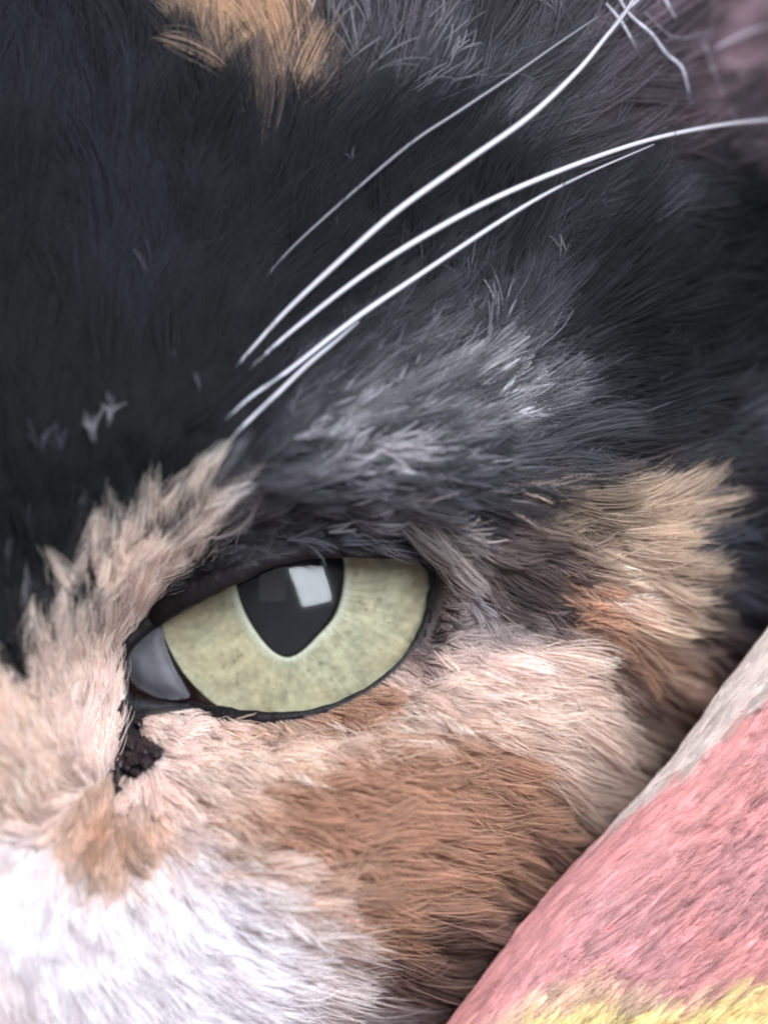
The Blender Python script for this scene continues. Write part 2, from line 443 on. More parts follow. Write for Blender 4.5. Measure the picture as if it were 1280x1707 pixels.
A = [  # photo u, v, colour, lie (degrees, 0 right, 90 up), length mm, region
    # black forehead, a blue sheen put into the colour at upper left
    (40, 60, KB, 82, 6, 'fo'), (150, 160, KB, 84, 6, 'fo'), (60, 320, K2, 86, 6, 'fo'), (210, 330, KB, 84, 6, 'fo'), (330, 220, K, 84, 6, 'fo'),
    (430, 300, K2, 75, 6, 'fo'), (560, 260, K2, 65, 6, 'fo'), (690, 230, K2, 55, 6, 'fo'), (60, 500, K, 88, 6, 'fo'), (200, 480, KB, 86, 6, 'fo'),
    (350, 450, K2, 75, 6, 'fo'), (500, 420, K2, 60, 6, 'fo'), (640, 360, K2, 50, 6, 'fo'), (800, 290, K2, 45, 6, 'fo'), (60, 680, K, 90, 5.5, 'fo'),
    (200, 640, K, 86, 5.5, 'fo'), (340, 620, K, 70, 5, 'fo'), (450, 560, K2, 55, 5, 'fo'), (60, 830, K, 92, 5, 'fo'), (200, 770, K, 84, 5, 'fo'),
    (320, 720, K, 66, 4.5, 'fo'), (420, 680, K2, 50, 4.5, 'fo'), (570, 500, K2, 52, 5, 'fo'), (20, 960, K, 95, 4.5, 'fo'), (80, 940, K, 92, 4.5, 'fo'),
    (150, 860, K, 85, 4.5, 'fo'), (245, 830, K, 76, 4, 'fo'), (295, 800, K, 70, 4, 'fo'), (20, 1060, K, 95, 4, 'fo'),
    (220, 30, K2, 100, 6, 'fo'), (480, 205, K2, 80, 6, 'fo'), (-200, 200, K2, 90, 6, 'fo'), (-200, 700, K, 95, 6, 'fo'),
    # tan patch on the crown
    (262, 5, G, 128, 4.5, 'cr'), (310, 15, T, 128, 4.5, 'cr'), (350, 50, T, 128, 4.5, 'cr'), (400, 70, T, 125, 4.5, 'cr'), (445, 100, T, 120, 4.5, 'cr'), (470, 125, T, 115, 4.5, 'cr'), (475, 60, T, 118, 4.5, 'cr'),
    (400, -20, T, 125, 5, 'cr'), (350, -120, T, 125, 5, 'cr'), (480, -60, T, 115, 5, 'cr'), (300, 65, DB, 128, 4.5, 'cr'), (355, 110, DB, 125, 4.5, 'cr'), (415, 140, TD, 120, 4.5, 'cr'), (460, 165, DB, 115, 4.5, 'cr'),
    (250, 60, K2, 120, 5, 'fo'), (310, 115, K2, 115, 5, 'fo'), (370, 165, K2, 105, 5, 'fo'), (510, 90, DB, 100, 5, 'ea'), (430, 200, K2, 95, 5, 'fo'),
    # ear base and bowl
    (560, 60, D, 75, 8, 'ea'), (600, 20, D, 100, 8, 'ea'), (620, 110, D, 60, 8, 'ea'), (740, 90, G, 80, 8, 'ea'), (680, 30, D, 100, 8, 'ea'), (820, 60, D, 80, 8, 'ea'),
    (850, 180, D, 50, 8, 'ea'), (940, 100, D, 60, 8, 'ea'), (950, 230, D, 40, 8, 'ea'), (1050, 180, DE2, 40, 5, 'ea'), (1130, 150, MV, 30, 3.5, 'ea'), (1180, 20, MV, 40, 3.5, 'ea'), (1280, 220, DE2, 20, 4, 'ea'), (1090, 60, DE2, 60, 5, 'ea'),
    (1160, 110, MV, 30, 4, 'ea'), (1230, 40, MV, 40, 4, 'ea'), (1260, 130, MV, 20, 4, 'ea'), (1210, 190, DE2, 20, 4, 'ea'), (1400, 60, MV, 30, 4, 'ea'), (1130, -100, MV, 60, 5, 'ea'),
    (700, -150, D, 90, 8, 'ea'),
    # dark fur before the ear
    (800, 420, D, 60, 6, 'te'), (900, 470, D, 55, 6, 'te'), (950, 330, D, 30, 6, 'te'), (1000, 420, K, 40, 6, 'te'), (1100, 330, D, 15, 6, 'te'), (1100, 450, K, 30, 6, 'te'),
    (1200, 340, K, 10, 6, 'te'), (1230, 470, K, 20, 6, 'te'), (1000, 560, K, 30, 6, 'te'), (1120, 580, K, 25, 6, 'te'), (1240, 600, K2, 40, 6, 'te'), (1040, 660, K2, 20, 6, 'te'),
    (1160, 690, D, 25, 6, 'te'), (1260, 690, G, 20, 6, 'te'), (1040, 745, D, 20, 6, 'te'), (1130, 770, D, 15, 6, 'te'), (1450, 400, K, 20, 7, 'te'), (1450, 650, D, 20, 7, 'te'),
    # grey brow
    (620, 590, D, 50, 5, 'br'), (520, 660, D, 42, 4.5, 'br'), (700, 520, D, 60, 5, 'br'), (760, 530, D, 72, 5, 'br'), (840, 550, D, 78, 5, 'br'), (690, 600, G, 50, 5, 'br'),
    (640, 660, G, 35, 5, 'br'), (780, 620, L, 45, 5, 'br'), (860, 610, G, 50, 5, 'br'), (740, 680, G, 28, 5, 'br'), (850, 670, L, 22, 5, 'br'), (930, 650, G, 15, 5, 'br'),
    (970, 690, D, 5, 5, 'br'), (590, 745, L, 12, 5, 'br'), (660, 745, L, 10, 5, 'br'), (510, 745, G, 22, 4.5, 'br'), (760, 750, G, 12, 5, 'br'), (860, 740, G, 14, 5, 'br'),
    (940, 755, D, 5, 5, 'br'), (430, 750, D, 38, 4, 'br'), (480, 800, D, 28, 4, 'br'), (600, 800, D, 15, 4, 'br'), (720, 810, D, 5, 4, 'br'), (820, 810, D, 0, 5, 'br'),
    (420, 860, D, 38, 2.5, 'br'), (480, 890, D, 22, 2, 'br'), (540, 880, D, 14, 2, 'br'), (620, 895, D, 0, 2.5, 'br'), (580, 850, D, 12, 3, 'br'), (660, 868, L, -8, 4.5, 'br'),
    (720, 880, CG, -14, 4.5, 'br'), (700, 905, G, -14, 3, 'br'), (770, 900, CG, -12, 4, 'br'), (400, 905, D, 45, 1.5, 'br'), (350, 955, K, 48, 1.0, 'br'), (300, 985, K, 48, 0.8, 'br'),
    (410, 820, D, 48, 3.5, 'br'), (790, 860, D, -8, 4, 'br'), (500, 910, D, 15, 1.2, 'br'), (420, 930, D, 35, 1.0, 'br'),
    # cream bridge of the nose
    (40, 1180, C, 108, 3.2, 'no'), (120, 1008, K, 94, 3, 'no'), (52, 1078, DB, 96, 3, 'no'), (40, 1260, C, 112, 3.2, 'no'), (95, 1110, C, 100, 3.2, 'no'), (150, 1060, C, 92, 3.2, 'no'), (165, 970, C, 88, 3.4, 'no'), (195, 920, C, 86, 3.6, 'no'),
    (235, 980, C, 74, 3.4, 'no'), (270, 920, C, 70, 3.6, 'no'), (320, 880, C, 60, 3.8, 'no'), (345, 830, C, 62, 3.8, 'no'), (205, 1050, P, 80, 2.6, 'no'), (260, 985, P, 60, 2.2, 'no'),
    (150, 1180, P, 100, 2.8, 'no'), (170, 1270, P, 105, 2.2, 'no'), (100, 1280, C, 108, 3, 'no'), (20, 1340, C, 115, 3.2, 'no'), (80, 1350, P, 118, 3, 'no'), (385, 830, G, 52, 3.6, 'no'),
    (-150, 1200, C, 110, 3.5, 'no'), (10, 1130, C, 102, 3.2, 'no'), (135, 965, C, 90, 3.2, 'no'), (125, 1030, C, 94, 3, 'no'), (185, 893, C, 88, 3.2, 'no'), (220, 880, C, 82, 3.4, 'no'), (85, 1062, C, 98, 3, 'no'), (365, 850, CG, 52, 3.6, 'no'), (60, 1095, C, 98, 3, 'no'), (190, 1130, P, 92, 2.0, 'no'),
    # temple
    (1000, 850, TD, 12, 5, 'tm'), (1085, 820, T, 22, 5, 'tm'), (1130, 840, T, 18, 5, 'tm'), (1080, 890, T, 10, 5, 'tm'), (1030, 920, T, 0, 5, 'tm'), (1120, 940, T, 6, 5, 'tm'),
    (1060, 980, C, -4, 5, 'tm'), (1135, 1000, T, -6, 4.4, 'tm'), (1200, 975, G, -4, 4.4, 'tm'), (1100, 1040, T, -14, 5, 'tm'), (1180, 1060, DB, -12, 4.4, 'tm'), (1180, 890, G, 6, 4.4, 'tm'), (1240, 840, D, 12, 5, 'tm'),
    (1230, 930, D, 0, 5, 'tm'), (1250, 1010, D, -8, 5, 'tm'), (980, 990, O, -18, 4.5, 'tm'), (1010, 1050, O, -26, 4.5, 'tm'), (1070, 1100, O, -28, 4.5, 'tm'), (1130, 1120, OL, -24, 4.5, 'tm'),
    (930, 860, TD, 8, 4.5, 'tm'), (880, 900, DB, 4, 4, 'tm'), (930, 940, DB, -4, 4, 'tm'), (880, 985, DB, -10, 4, 'tm'), (920, 1030, DB, -22, 4, 'tm'), (820, 920, DB, -6, 4, 'tm'),
    (1120, 1190, B, -34, 5, 'tm'), (1060, 1160, B, -32, 4.5, 'tm'), (1350, 900, D, 0, 6, 'tm'), (1000, 1110, B, -26, 4, 'tm'), (1180, 1130, B, -24, 5, 'tm'),
    # outer corner of the eye
    (748, 965, DB, -16, 1.6, 'un'), (785, 985, LC, -30, 3, 'un'), (800, 1015, LC, -28, 3, 'un'), (850, 1055, MC, -18, 3.5, 'un'), (745, 1040, DB, -24, 1.6, 'un'), (780, 1055, MC, -24, 3, 'un'),
    (720, 1080, DB, -26, 1.5, 'un'), (845, 985, DB, -14, 3.5, 'un'), (690, 1116, (0.32, 0.22, 0.19), -24, 1.5, 'un'),
    # cream under the eye
    (640, 1162, O, -18, 1.5, 'un'), (690, 1150, P, -20, 3, 'un'), (760, 1110, P, -18, 3.6, 'un'), (850, 1110, P, -14, 4, 'un'), (940, 1120, C, -18, 4, 'un'), (800, 1180, C, -18, 4, 'un'),
    (900, 1190, C, -18, 4.4, 'un'), (1000, 1190, C, -26, 4.4, 'un'), (700, 1210, C, -16, 4, 'un'), (600, 1245, C, -14, 4, 'un'), (560, 1212, O, -14, 2, 'un'), (610, 1190, O, -16, 2, 'un'),
    (500, 1222, OL, -12, 2, 'un'), (430, 1226, OL, -12, 1.4, 'un'), (380, 1225, P, -14, 2, 'un'), (320, 1200, P, -20, 1.6, 'un'), (300, 1240, P, -26, 2.4, 'un'), (370, 1280, C, -24, 3.2, 'un'),
    (450, 1270, C, -18, 3.6, 'un'), (520, 1280, C, -14, 3.8, 'un'), (310, 1310, P, -34, 3, 'un'), (390, 1340, C, -20, 3.6, 'un'), (1000, 1260, C, -30, 4.6, 'un'), (1060, 1240, TD, -34, 4.6, 'un'),
    (280, 1190, P, -40, 1.0, 'un'), (960, 1320, (0.58, 0.44, 0.36), -36, 4.6, 'un'), (300, 1370, P, -40, 3.2, 'un'), (900, 1250, C, -24, 4.4, 'un'), (235, 1330, P, -70, 2.0, 'un'),
    # ginger cheek, shade beside the blanket put into the browns at lower right
    (500, 1350, O, -10, 4, 'ch'), (570, 1330, O, -8, 4.4, 'ch'), (650, 1300, O, -8, 4.6, 'ch'), (750, 1270, O, -12, 4.8, 'ch'), (850, 1290, O, -20, 4.8, 'ch'), (480, 1400, O, -8, 4, 'ch'),
    (560, 1400, O, -4, 4.6, 'ch'), (660, 1390, O, -4, 4.8, 'ch'), (760, 1360, O, -14, 5, 'ch'), (860, 1360, O, -26, 5, 'ch'), (560, 1470, OL, -4, 5, 'ch'), (660, 1470, O, -6, 5, 'ch'),
    (760, 1450, O, -20, 5, 'ch'), (850, 1440, O, -32, 5, 'ch'), (640, 1550, O, 4, 5, 'ch'), (730, 1550, B, -14, 5, 'ch'), (820, 1540, B, -34, 5, 'ch'), (900, 1430, B, -36, 5, 'ch'),
    (700, 1640, B, -20, 5, 'ch'), (420, 1420, (0.66, 0.51, 0.42), -6, 4, 'ch'), (660, 1600, B, -10, 5, 'ch'), (800, 1650, DB, -30, 5, 'ch'), (1000, 1500, B, -40, 5, 'ch'), (415, 1370, OL, -12, 3.8, 'ch'),
    (610, 1690, (0.45, 0.36, 0.37), -14, 4.4, 'ch'), (720, 1800, B, -20, 5, 'ch'),
    # ginger spot below the tear duct
    (180, 1370, O, -95, 1.7, 'sp'), (145, 1420, O, -105, 1.7, 'sp'), (215, 1410, O, -75, 1.7, 'sp'), (120, 1385, OL, -110, 1.7, 'sp'), (190, 1432, OL, -92, 1.7, 'sp'), (235, 1370, OL, -65, 1.7, 'sp'),
    (180, 1325, OL, -95, 1.7, 'sp'), (240, 1430, OL, -62, 1.7, 'sp'), (150, 1450, OL, -98, 1.7, 'sp'),
    # white muzzle
    (60, 1420, PW, -120, 3, 'mu'), (120, 1468, PW, -95, 2.6, 'mu'), (255, 1470, PW, -58, 2.6, 'mu'), (20, 1425, PW, -115, 2.8, 'mu'), (30, 1480, W, -110, 3.2, 'mu'), (110, 1510, W, -90, 3.2, 'mu'), (200, 1520, W, -70, 3.2, 'mu'), (300, 1500, W, -45, 3.2, 'mu'), (350, 1440, PW, -28, 3.2, 'mu'),
    (400, 1500, W, -16, 3.6, 'mu'), (100, 1620, W, -80, 3.4, 'mu'), (230, 1620, W, -50, 3.4, 'mu'), (350, 1590, W, -25, 3.6, 'mu'), (470, 1500, PW, -8, 4, 'mu'), (460, 1580, W, -10, 4, 'mu'),
    (550, 1570, PW, -2, 4.4, 'mu'), (560, 1640, PW, -8, 4.4, 'mu'), (450, 1670, W, -14, 4, 'mu'), (300, 1690, W, -35, 3.6, 'mu'), (30, 1690, PW, -80, 3.4, 'mu'), (250, 1800, W, -40, 4, 'mu'),
    (500, 1800, PW, -15, 4, 'mu'), (480, 1450, P, -6, 4, 'mu'), (520, 1530, P, -4, 4.2, 'mu'),
]
aU = np.array([q[0] for q in A], float); aV = np.array([q[1] for q in A], float)
DW, GW, LWB, DE = (0.062, 0.057, 0.065), (0.140, 0.130, 0.143), (0.25, 0.234, 0.25), (0.085, 0.075, 0.084)
aC = np.array([{('br', D): DW, ('br', G): GW, ('br', L): LWB, ('ea', D): DE, ('te', D): (0.036, 0.033, 0.039), ('cr', T): (0.62, 0.42, 0.28)}.get((q[5], q[2]), q[2]) for q in A]); aD = np.radians([q[3] for q in A]); aL = np.array([q[4] for q in A], float)
REG = ['fo', 'cr', 'ea', 'te', 'br', 'no', 'tm', 'un', 'ch', 'sp', 'mu']
aR = np.array([REG.index(q[5]) for q in A])

gC = np.zeros(gU.shape + (3,)); gD = np.zeros(gU.shape + (2,)); gL = np.zeros(gU.shape)
wu = gU + 14 * fbm(gU / 45, gV / 45, 21); wv = gV + 14 * fbm(gU / 45, gV / 45, 43)
for j in range(gU.shape[0]):
    d2 = (wu[j][:, None] - aU) ** 2 + (wv[j][:, None] - aV) ** 2 + 120.0
    w5 = d2 ** -2.5; w5 /= w5.sum(1)[:, None]
    gC[j] = np.exp(w5 @ np.log(aC))
    w3 = d2 ** -1.7; w3 /= w3.sum(1)[:, None]
    gD[j] = w3 @ np.stack([np.cos(aD), np.sin(aD)], 1)
    gL[j] = w3 @ aL
hv, hu = np.gradient(gH, GS / PX)         # mm per mm
gN = np.stack([-hu, hv, np.ones_like(gH)], -1)   # x, z(up), towards viewer
gN /= np.linalg.norm(gN, axis=-1)[..., None]

# ---- cat: root empty and skin
cat = bpy.data.objects.new('cat', None)
cat.location = (0, 0, 0)
cat['label'] = 'calico cat lying with one green eye open, face filling the picture'
cat['category'] = 'cat'
col.objects.link(cat)

dO = sdf(gU, gV, EYE_OPEN)
e_ = 1.0
sgu = (sdf(gU + e_, gV, EYE_OPEN) - sdf(gU - e_, gV, EYE_OPEN)) / 2; sgv = (sdf(gU, gV + e_, EYE_OPEN) - sdf(gU, gV - e_, EYE_OPEN)) / 2
near = (dO < 8) & (dO > -11)
sU = np.where(near, gU + sgu * (8 - dO), gU); sV = np.where(near, gV + sgv * (8 - dO), gV)
verts = on_face(sU, sV, np.where(near, face_height(sU, sV) - 0.35, gH))
keep = dO > -11.0
idx = np.arange(gU.size).reshape(gU.shape)
q = np.stack([idx[:-1, :-1], idx[1:, :-1], idx[1:, 1:], idx[:-1, 1:]], -1)
ok = keep[:-1, :-1] & keep[1:, :-1] & keep[1:, 1:] & keep[:-1, 1:]
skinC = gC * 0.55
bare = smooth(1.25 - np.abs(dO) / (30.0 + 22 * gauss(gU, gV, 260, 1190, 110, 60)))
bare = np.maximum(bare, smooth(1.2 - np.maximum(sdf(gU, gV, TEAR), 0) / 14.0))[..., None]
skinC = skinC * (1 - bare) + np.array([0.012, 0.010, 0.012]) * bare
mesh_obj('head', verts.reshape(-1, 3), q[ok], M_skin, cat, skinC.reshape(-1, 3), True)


# ---- fur
def grow(n, u0, u1, v0, v1, dens_clump, rad, klen=6, mask=None, seed=1):
    r = np.random.default_rng(seed)
    nc = int(dens_clump * (u1 - u0) * (v1 - v0) / PX ** 2)
    cu = r.uniform(u0, u1, nc); cv = r.uniform(v0, v1, nc)
    u = r.uniform(u0, u1, n); v = r.uniform(v0, v1, n)
    clear = 12 + 10 * gauss(u, v, 230, 1190, 70, 40) + 14 * gauss(u, v, 735, 1010, 40, 70) + 18 * gauss(u, v, 310, 960, 60, 50) + 2 * gauss(u, v, 420, 1200, 120, 30)
    ok = (sdf(u, v, EYE_OPEN) > clear) & (sdf(u, v, TEAR) > np.where(v < 1195, 9, -7))
    if mask is not None: ok &= mask(u, v)
    u, v = u[ok], v[ok]; n = len(u)
    # nearest clump by cell search
    cell = PX / math.sqrt(dens_clump)
    nx = int((u1 - u0) / cell) + 3
    key = ((cv - v0) / cell).astype(int) * nx + ((cu - u0) / cell).astype(int)
    order = np.argsort(key); ks = key[order]
    best = np.full(n, 1e9); bi = np.zeros(n, int)
    iu = ((u - u0) / cell).astype(int); iv = ((v - v0) / cell).astype(int)
    for dv in (-1, 0, 1):
        for du in (-1, 0, 1):
            kk = (iv + dv) * nx + iu + du
            s = np.searchsorted(ks, kk); e = np.searchsorted(ks, kk, 'right')
            for m in range(6):
                w = (s + m) < e
                if not w.any(): break
                c = order[np.minimum(s + m, nc - 1)]
                dd = (u - cu[c]) ** 2 + (v - cv[c]) ** 2
                t = w & (dd < best)
                best[t] = dd[t]; bi[t] = c[t]
    lone = best > 1e8
    bi[lone] = r.integers(0, nc, lone.sum())
    # clump properties
    cdir = np.arctan2(*sample(gD, cu, cv).T[::-1])
    clum = sample(gC, cu, cv).mean(1); calm = 1 - 0.25 * smooth((clum - 0.2) / 0.3)
    cdir = cdir + r.normal(0, 0.20, nc) * calm + 0.30 * fbm(cu / 70, cv / 70, 71) * calm
    creg = aR[np.argmin((cu[:, None] - aU) ** 2 + (cv[:, None] - aV) ** 2, 1)]
    loft = np.isin(creg, [REG.index(k_) for k_ in ('br', 'tm', 'un', 'ch', 'te')])
    clen = sample(gL, cu, cv) * np.exp(r.normal(0, 0.18, nc)) * np.where(loft, 0.84, np.where(creg == REG.index('mu'), 0.75, 1.0))
    ccurl = r.normal(0, 0.26, nc) * calm
    clift = np.where(loft, np.clip(r.normal(0.31, 0.11, nc), 0.10, 0.65), np.clip(r.normal(0.24, 0.07, nc), 0.08, 0.5))
    cval = np.exp(r.normal(0, 0.20, nc))
    hdir = cdir[bi] + r.normal(0, 0.16, n); hlen = clen[bi] * np.exp(r.normal(0, 0.14, n))
    hlen = np.where(lone, sample(gL, u, v), hlen)
    hdir = np.where(lone, np.arctan2(*sample(gD, u, v).T[::-1]) + r.normal(0, 0.3, n), hdir)
    lift = clift[bi] * np.exp(r.normal(0, 0.22, n))
    curl = ccurl[bi] + r.normal(0, 0.14, n)
    S = np.linspace(0, 1, klen)

    def path(uu, vv, dr, ln, lf, cr):
        du = np.cumsum(np.concatenate([np.zeros((len(uu), 1)), np.cos(dr[:, None] + cr[:, None] * S[1:]) * (ln / (klen - 1))[:, None]], 1), 1)
        dv = np.cumsum(np.concatenate([np.zeros((len(uu), 1)), np.sin(dr[:, None] + cr[:, None] * S[1:]) * (ln / (klen - 1))[:, None]], 1), 1)
        pu = uu[:, None] + du * PX; pv = vv[:, None] - dv * PX
        hg = (ln * lf)[:, None] * (1.9 * S - 0.95 * S * S)
        return pu, pv, hg
    pu, pv, hg = path(u, v, hdir, hlen, lift, curl)
    gu_, gv_, gh_ = path(cu, cv, cdir, clen, clift * 1.15, ccurl)
    cl = np.where(lone, 0.0, np.clip(r.normal(0.72, 0.14, n) - 0.30 * (creg[bi] == REG.index('mu')) - 0.16 * smooth((clum[bi] - 0.35) / 0.4), 0, 0.96))[:, None] * S ** 1.3
    pu = pu * (1 - cl) + gu_[bi] * cl; pv = pv * (1 - cl) + gv_[bi] * cl; hg = hg * (1 - cl) + gh_[bi] * cl
    # fine waver
    pu = pu + r.normal(0, 0.6, pu.shape) * S * 2; pv = pv + r.normal(0, 0.6, pv.shape) * S * 2
    N = sample(gN, u, v)[:, None, :]
    Hs = sample(gH, pu, pv)
    # keep clear of the globe
    pos = on_face(pu, pv, Hs)
    pos[..., 0] += N[..., 0] * hg * MM; pos[..., 2] += N[..., 1] * hg * MM; pos[..., 1] -= N[..., 2] * hg * MM
    ra = (rad * np.exp(r.normal(0, 0.25, n)))[:, None] * (1.0 - 0.75 * S ** 2) * MM
    f = np.where(lone, 0.55 * hlen, 0.55 * clen[bi]) * PX
    sd = hdir * 0.3 + np.where(lone, hdir, cdir[bi]) * 0.7
    ju = r.normal(0, 13, n); jv = r.normal(0, 13, n)
    base = 0.6 * sample(gC, u + np.cos(sd) * f + ju, v - np.sin(sd) * f + jv) + 0.4 * sample(gC, cu[bi] + np.cos(sd) * f, cv[bi] - np.sin(sd) * f)
    lum = base.mean(1)
    vary = np.exp(r.normal(0, 0.20, n) * np.where(lum > 0.4, 0.6, 1.0)) * cval[bi] ** np.where(lum < 0.03, 0.4, np.where(lum < 0.3, 1.6, 0.45))
    # ticked grey fur: dark and pale hairs side by side
    tick = smooth((lum - 0.05) / 0.06) * smooth((0.36 - lum) / 0.08)
    grey = np.abs(base[:, 0] - base[:, 2]) / (lum + 1e-4) < 0.35
    pale = np.where(_hash(bi.astype(np.int64), bi.astype(np.int64) * 7 + 3, 9) < 0.42, 1.7, 0.62)
    vary = vary * np.where(grey, 1 + tick * (pale - 1), 1)
    stray = (r.random(n) < 0.012) & (lum < 0.06)
    tint = base * vary[:, None]
    tint[stray] = tint[stray] * 3.0
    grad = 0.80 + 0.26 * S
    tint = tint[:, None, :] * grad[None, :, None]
    reg = creg[bi]
    return pos, ra, tint, reg, (u, v)


def not_under_blanket(u, v):
    # nothing grows where the fold of the blanket covers the cheek deep down
    side = np.full(np.shape(u), -1e9)
    poly = np.vstack([EDGE, [(2600, 520), (2600, 2600), (470, 2600)]])
    return sdf(u, v, poly) > -60


def in_view(u, v): return (u > -230) & (u < 1480) & (v > -230) & (v < 1960)


sets = []
sets.append(grow(560000, -230, 1480, -230, 1960, 3.3, 0.0265, 6, not_under_blanket, 3))
sets.append(grow(45000, -780, 1860, -780, 2480, 0.8, 0.085, 5, lambda u, v: ~in_view(u, v) & not_under_blanket(u, v), 4))
PARTS = {'fo': ('forehead_fur', 'black fur of the forehead'), 'cr': ('crown_fur', 'tan fur patch on the crown'),
         'ea': ('ear_base_fur', 'dark grey wispy fur at the ear base'), 'te': ('side_fur', 'black fur between the brow and the ear'),
         'br': ('brow_fur', 'ticked grey fur above the eye'), 'no': ('nose_bridge_fur', 'short cream fur along the bridge of the nose'),
         'tm': ('temple_fur', 'tan and brown fur of the temple'), 'un': ('under_eye_fur', 'cream fur under the eye'),
         'ch': ('cheek_fur', 'ginger fur of the cheek'), 'sp': ('tear_spot_fur', 'ginger spot of fur below the tear duct'),
         'mu': ('muzzle_fur', 'white fur of the muzzle')}
for ri, rk in enumerate(REG):
    nm, lb = PARTS[rk]
    for pos, ra, tint, reg, uv in sets[:1]:
        m = reg == ri
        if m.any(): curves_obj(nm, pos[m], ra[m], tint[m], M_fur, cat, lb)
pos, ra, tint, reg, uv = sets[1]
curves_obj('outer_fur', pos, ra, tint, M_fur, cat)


# ---- wisps: single pale guard hairs and tufts that lie over the dark fur (u, v, degrees, length mm, spread, count, colour)
def wisps(name, items, parent, label, rad=0.05, seed=5, above=1.1):
    r = np.random.default_rng(seed)
    P_, R_, T_ = [], [], []
    S = np.linspace(0, 1, 7)
    for (u, v, deg, ln, spread, cnt, colr, lift) in items:
        for k in range(cnt):
            a = math.radians(deg) + r.normal(0, 0.08)
            l = ln * math.exp(r.normal(0, 0.15)); cu_ = r.normal(0, 0.55)
            u0 = u + r.normal(0, spread); v0 = v + r.normal(0, spread)
            aa = a + cu_ * S
            pu = u0 + np.cumsum(np.cos(aa)) * l * PX / 7; pv = v0 - np.cumsum(np.sin(aa)) * l * PX / 7
            hg = above + lift * (1 - (1 - S) ** 2) + r.normal(0, 0.1)
            h = sample(gH, pu, pv) + hg
            P_.append(on_face(pu, pv, h))
            R_.append(rad * (0.35 + 0.65 * np.sin(math.pi * (0.15 + 0.8 * S))) * MM * math.exp(r.normal(0, 0.2)))
            T_.append(np.tile(np.array(colr) * math.exp(r.normal(0, 0.2)), (7, 1)))
    return curves_obj(name, np.array(P_), np.array(R_), np.array(T_), M_fur, parent, label)



def tufts(name, items, parent, label, seed=6):
    """pointed locks: hairs rooted side by side that run together at the tip (u, v, degrees, length mm, root half-width mm, hairs, colour)"""
    r = np.random.default_rng(seed)
    P_, R_, T_ = [], [], []
    S = np.linspace(0, 1, 7)
    for (u, v, deg, ln, half, cnt, colr) in items:
        u += r.normal(0, 7); v += r.normal(0, 7); ln *= math.exp(r.normal(0, 0.18)); deg += r.normal(0, 8)
        a0 = math.radians(deg) + r.normal(0, 0.05); bend = r.normal(0, 0.30); lof = r.uniform(0.9, 2.1)
        for k in range(cnt):
            off = r.normal(0, 0.55) * half
            l = ln * r.uniform(0.5, 1.1); back = r.uniform(-0.6, 1.2)
            aa = a0 + bend * S
            su = np.cumsum(np.cos(aa)) * l / 7 * PX; sv = np.cumsum(np.sin(aa)) * l / 7 * PX
            o = off * 1.5 * (1 - 0.62 * S ** 1.2) * PX
            pu = u + su - np.sin(a0) * o - math.cos(a0) * back * PX; pv = v - sv - np.cos(a0) * o + math.sin(a0) * back * PX
            hg = 0.3 + lof * (1 - (1 - S) ** 2) * r.uniform(0.75, 1.15)
            P_.append(on_face(pu, pv, sample(gH, pu, pv) + hg))
            R_.append(0.028 * (1 - 0.75 * S ** 2) * MM * math.exp(r.normal(0, 0.2)))
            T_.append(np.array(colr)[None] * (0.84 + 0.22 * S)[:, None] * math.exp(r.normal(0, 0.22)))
    return curves_obj(name, np.array(P_), np.array(R_), np.array(T_), M_fur, parent, label)


def scatter_locks(name, poly, n, ln, half, cnt, lo, hi, label, seed, grey=False, minsep=18):
    r = np.random.default_rng(seed); poly = np.array(poly, float)
    out = []; pts = []
    while len(out) < n:
        u, v = r.uniform(poly.min(0), poly.max(0))
        if not inside(np.array([u]), np.array([v]), poly)[0]: continue
        if sdf(np.array([u]), np.array([v]), EYE_OPEN)[0] < 34: continue
        if pts and min(abs(u - a) + abs(v - b) for a, b in pts[-60:]) < minsep: continue
        pts.append((u, v))
        d = sample(gD, np.array([u]), np.array([v]))[0]
        dg = math.degrees(math.atan2(d[1], d[0])) + r.normal(0, 10)
        m = sample(gC, np.array([u + d[0] * 45]), np.array([v - d[1] * 45]))[0]
        k = r.uniform(lo, hi)
        out.append((u, v, dg, ln * sample(gL, np.array([u]), np.array([v]))[0] / 4.5, half, cnt, tuple(np.clip(m * k, 0, 0.93))))
    return tufts(name, out, cat, label, seed)


scatter_locks('brow_lock', [(470, 690), (600, 560), (760, 470), (900, 520), (1010, 640), (990, 790), (820, 850), (560, 850)], 460, 2.7, 0.13, 11, 1.0, 4.2, 'fine silver streaks over the grey brow', 31)
scatter_locks('side_lock', [(860, 300), (1280, 240), (1290, 820), (1020, 790), (1000, 560)], 90, 2.8, 0.14, 8, 3.0, 9.0, 'sparse pale flecks over the black side fur', 32)
scatter_locks('ear_base_lock', [(520, 0), (1150, -20), (1180, 230), (860, 280), (600, 190)], 120, 2.6, 0.2, 10, 1.2, 3.4, 'grey wisps over the ear base', 33)
scatter_locks('temple_lock', [(900, 830), (1100, 790), (1240, 830), (1270, 1000), (1150, 1180), (960, 1060)], 260, 2.6, 0.18, 13, 0.65, 1.6, 'light and dark locks of the temple', 34)
scatter_locks('cheek_lock', [(300, 1240), (700, 1140), (1000, 1110), (1080, 1200), (850, 1560), (640, 1640), (400, 1560), (360, 1380)], 420, 2.6, 0.18, 12, 0.74, 1.2, 'light and dark locks of the cheek', 35)
scatter_locks('nose_lock', [(-20, 1080), (190, 900), (330, 830), (250, 1000), (170, 1150), (160, 1300), (-20, 1400)], 150, 2.4, 0.18, 12, 0.84, 1.15, 'short locks of the nose bridge', 36)


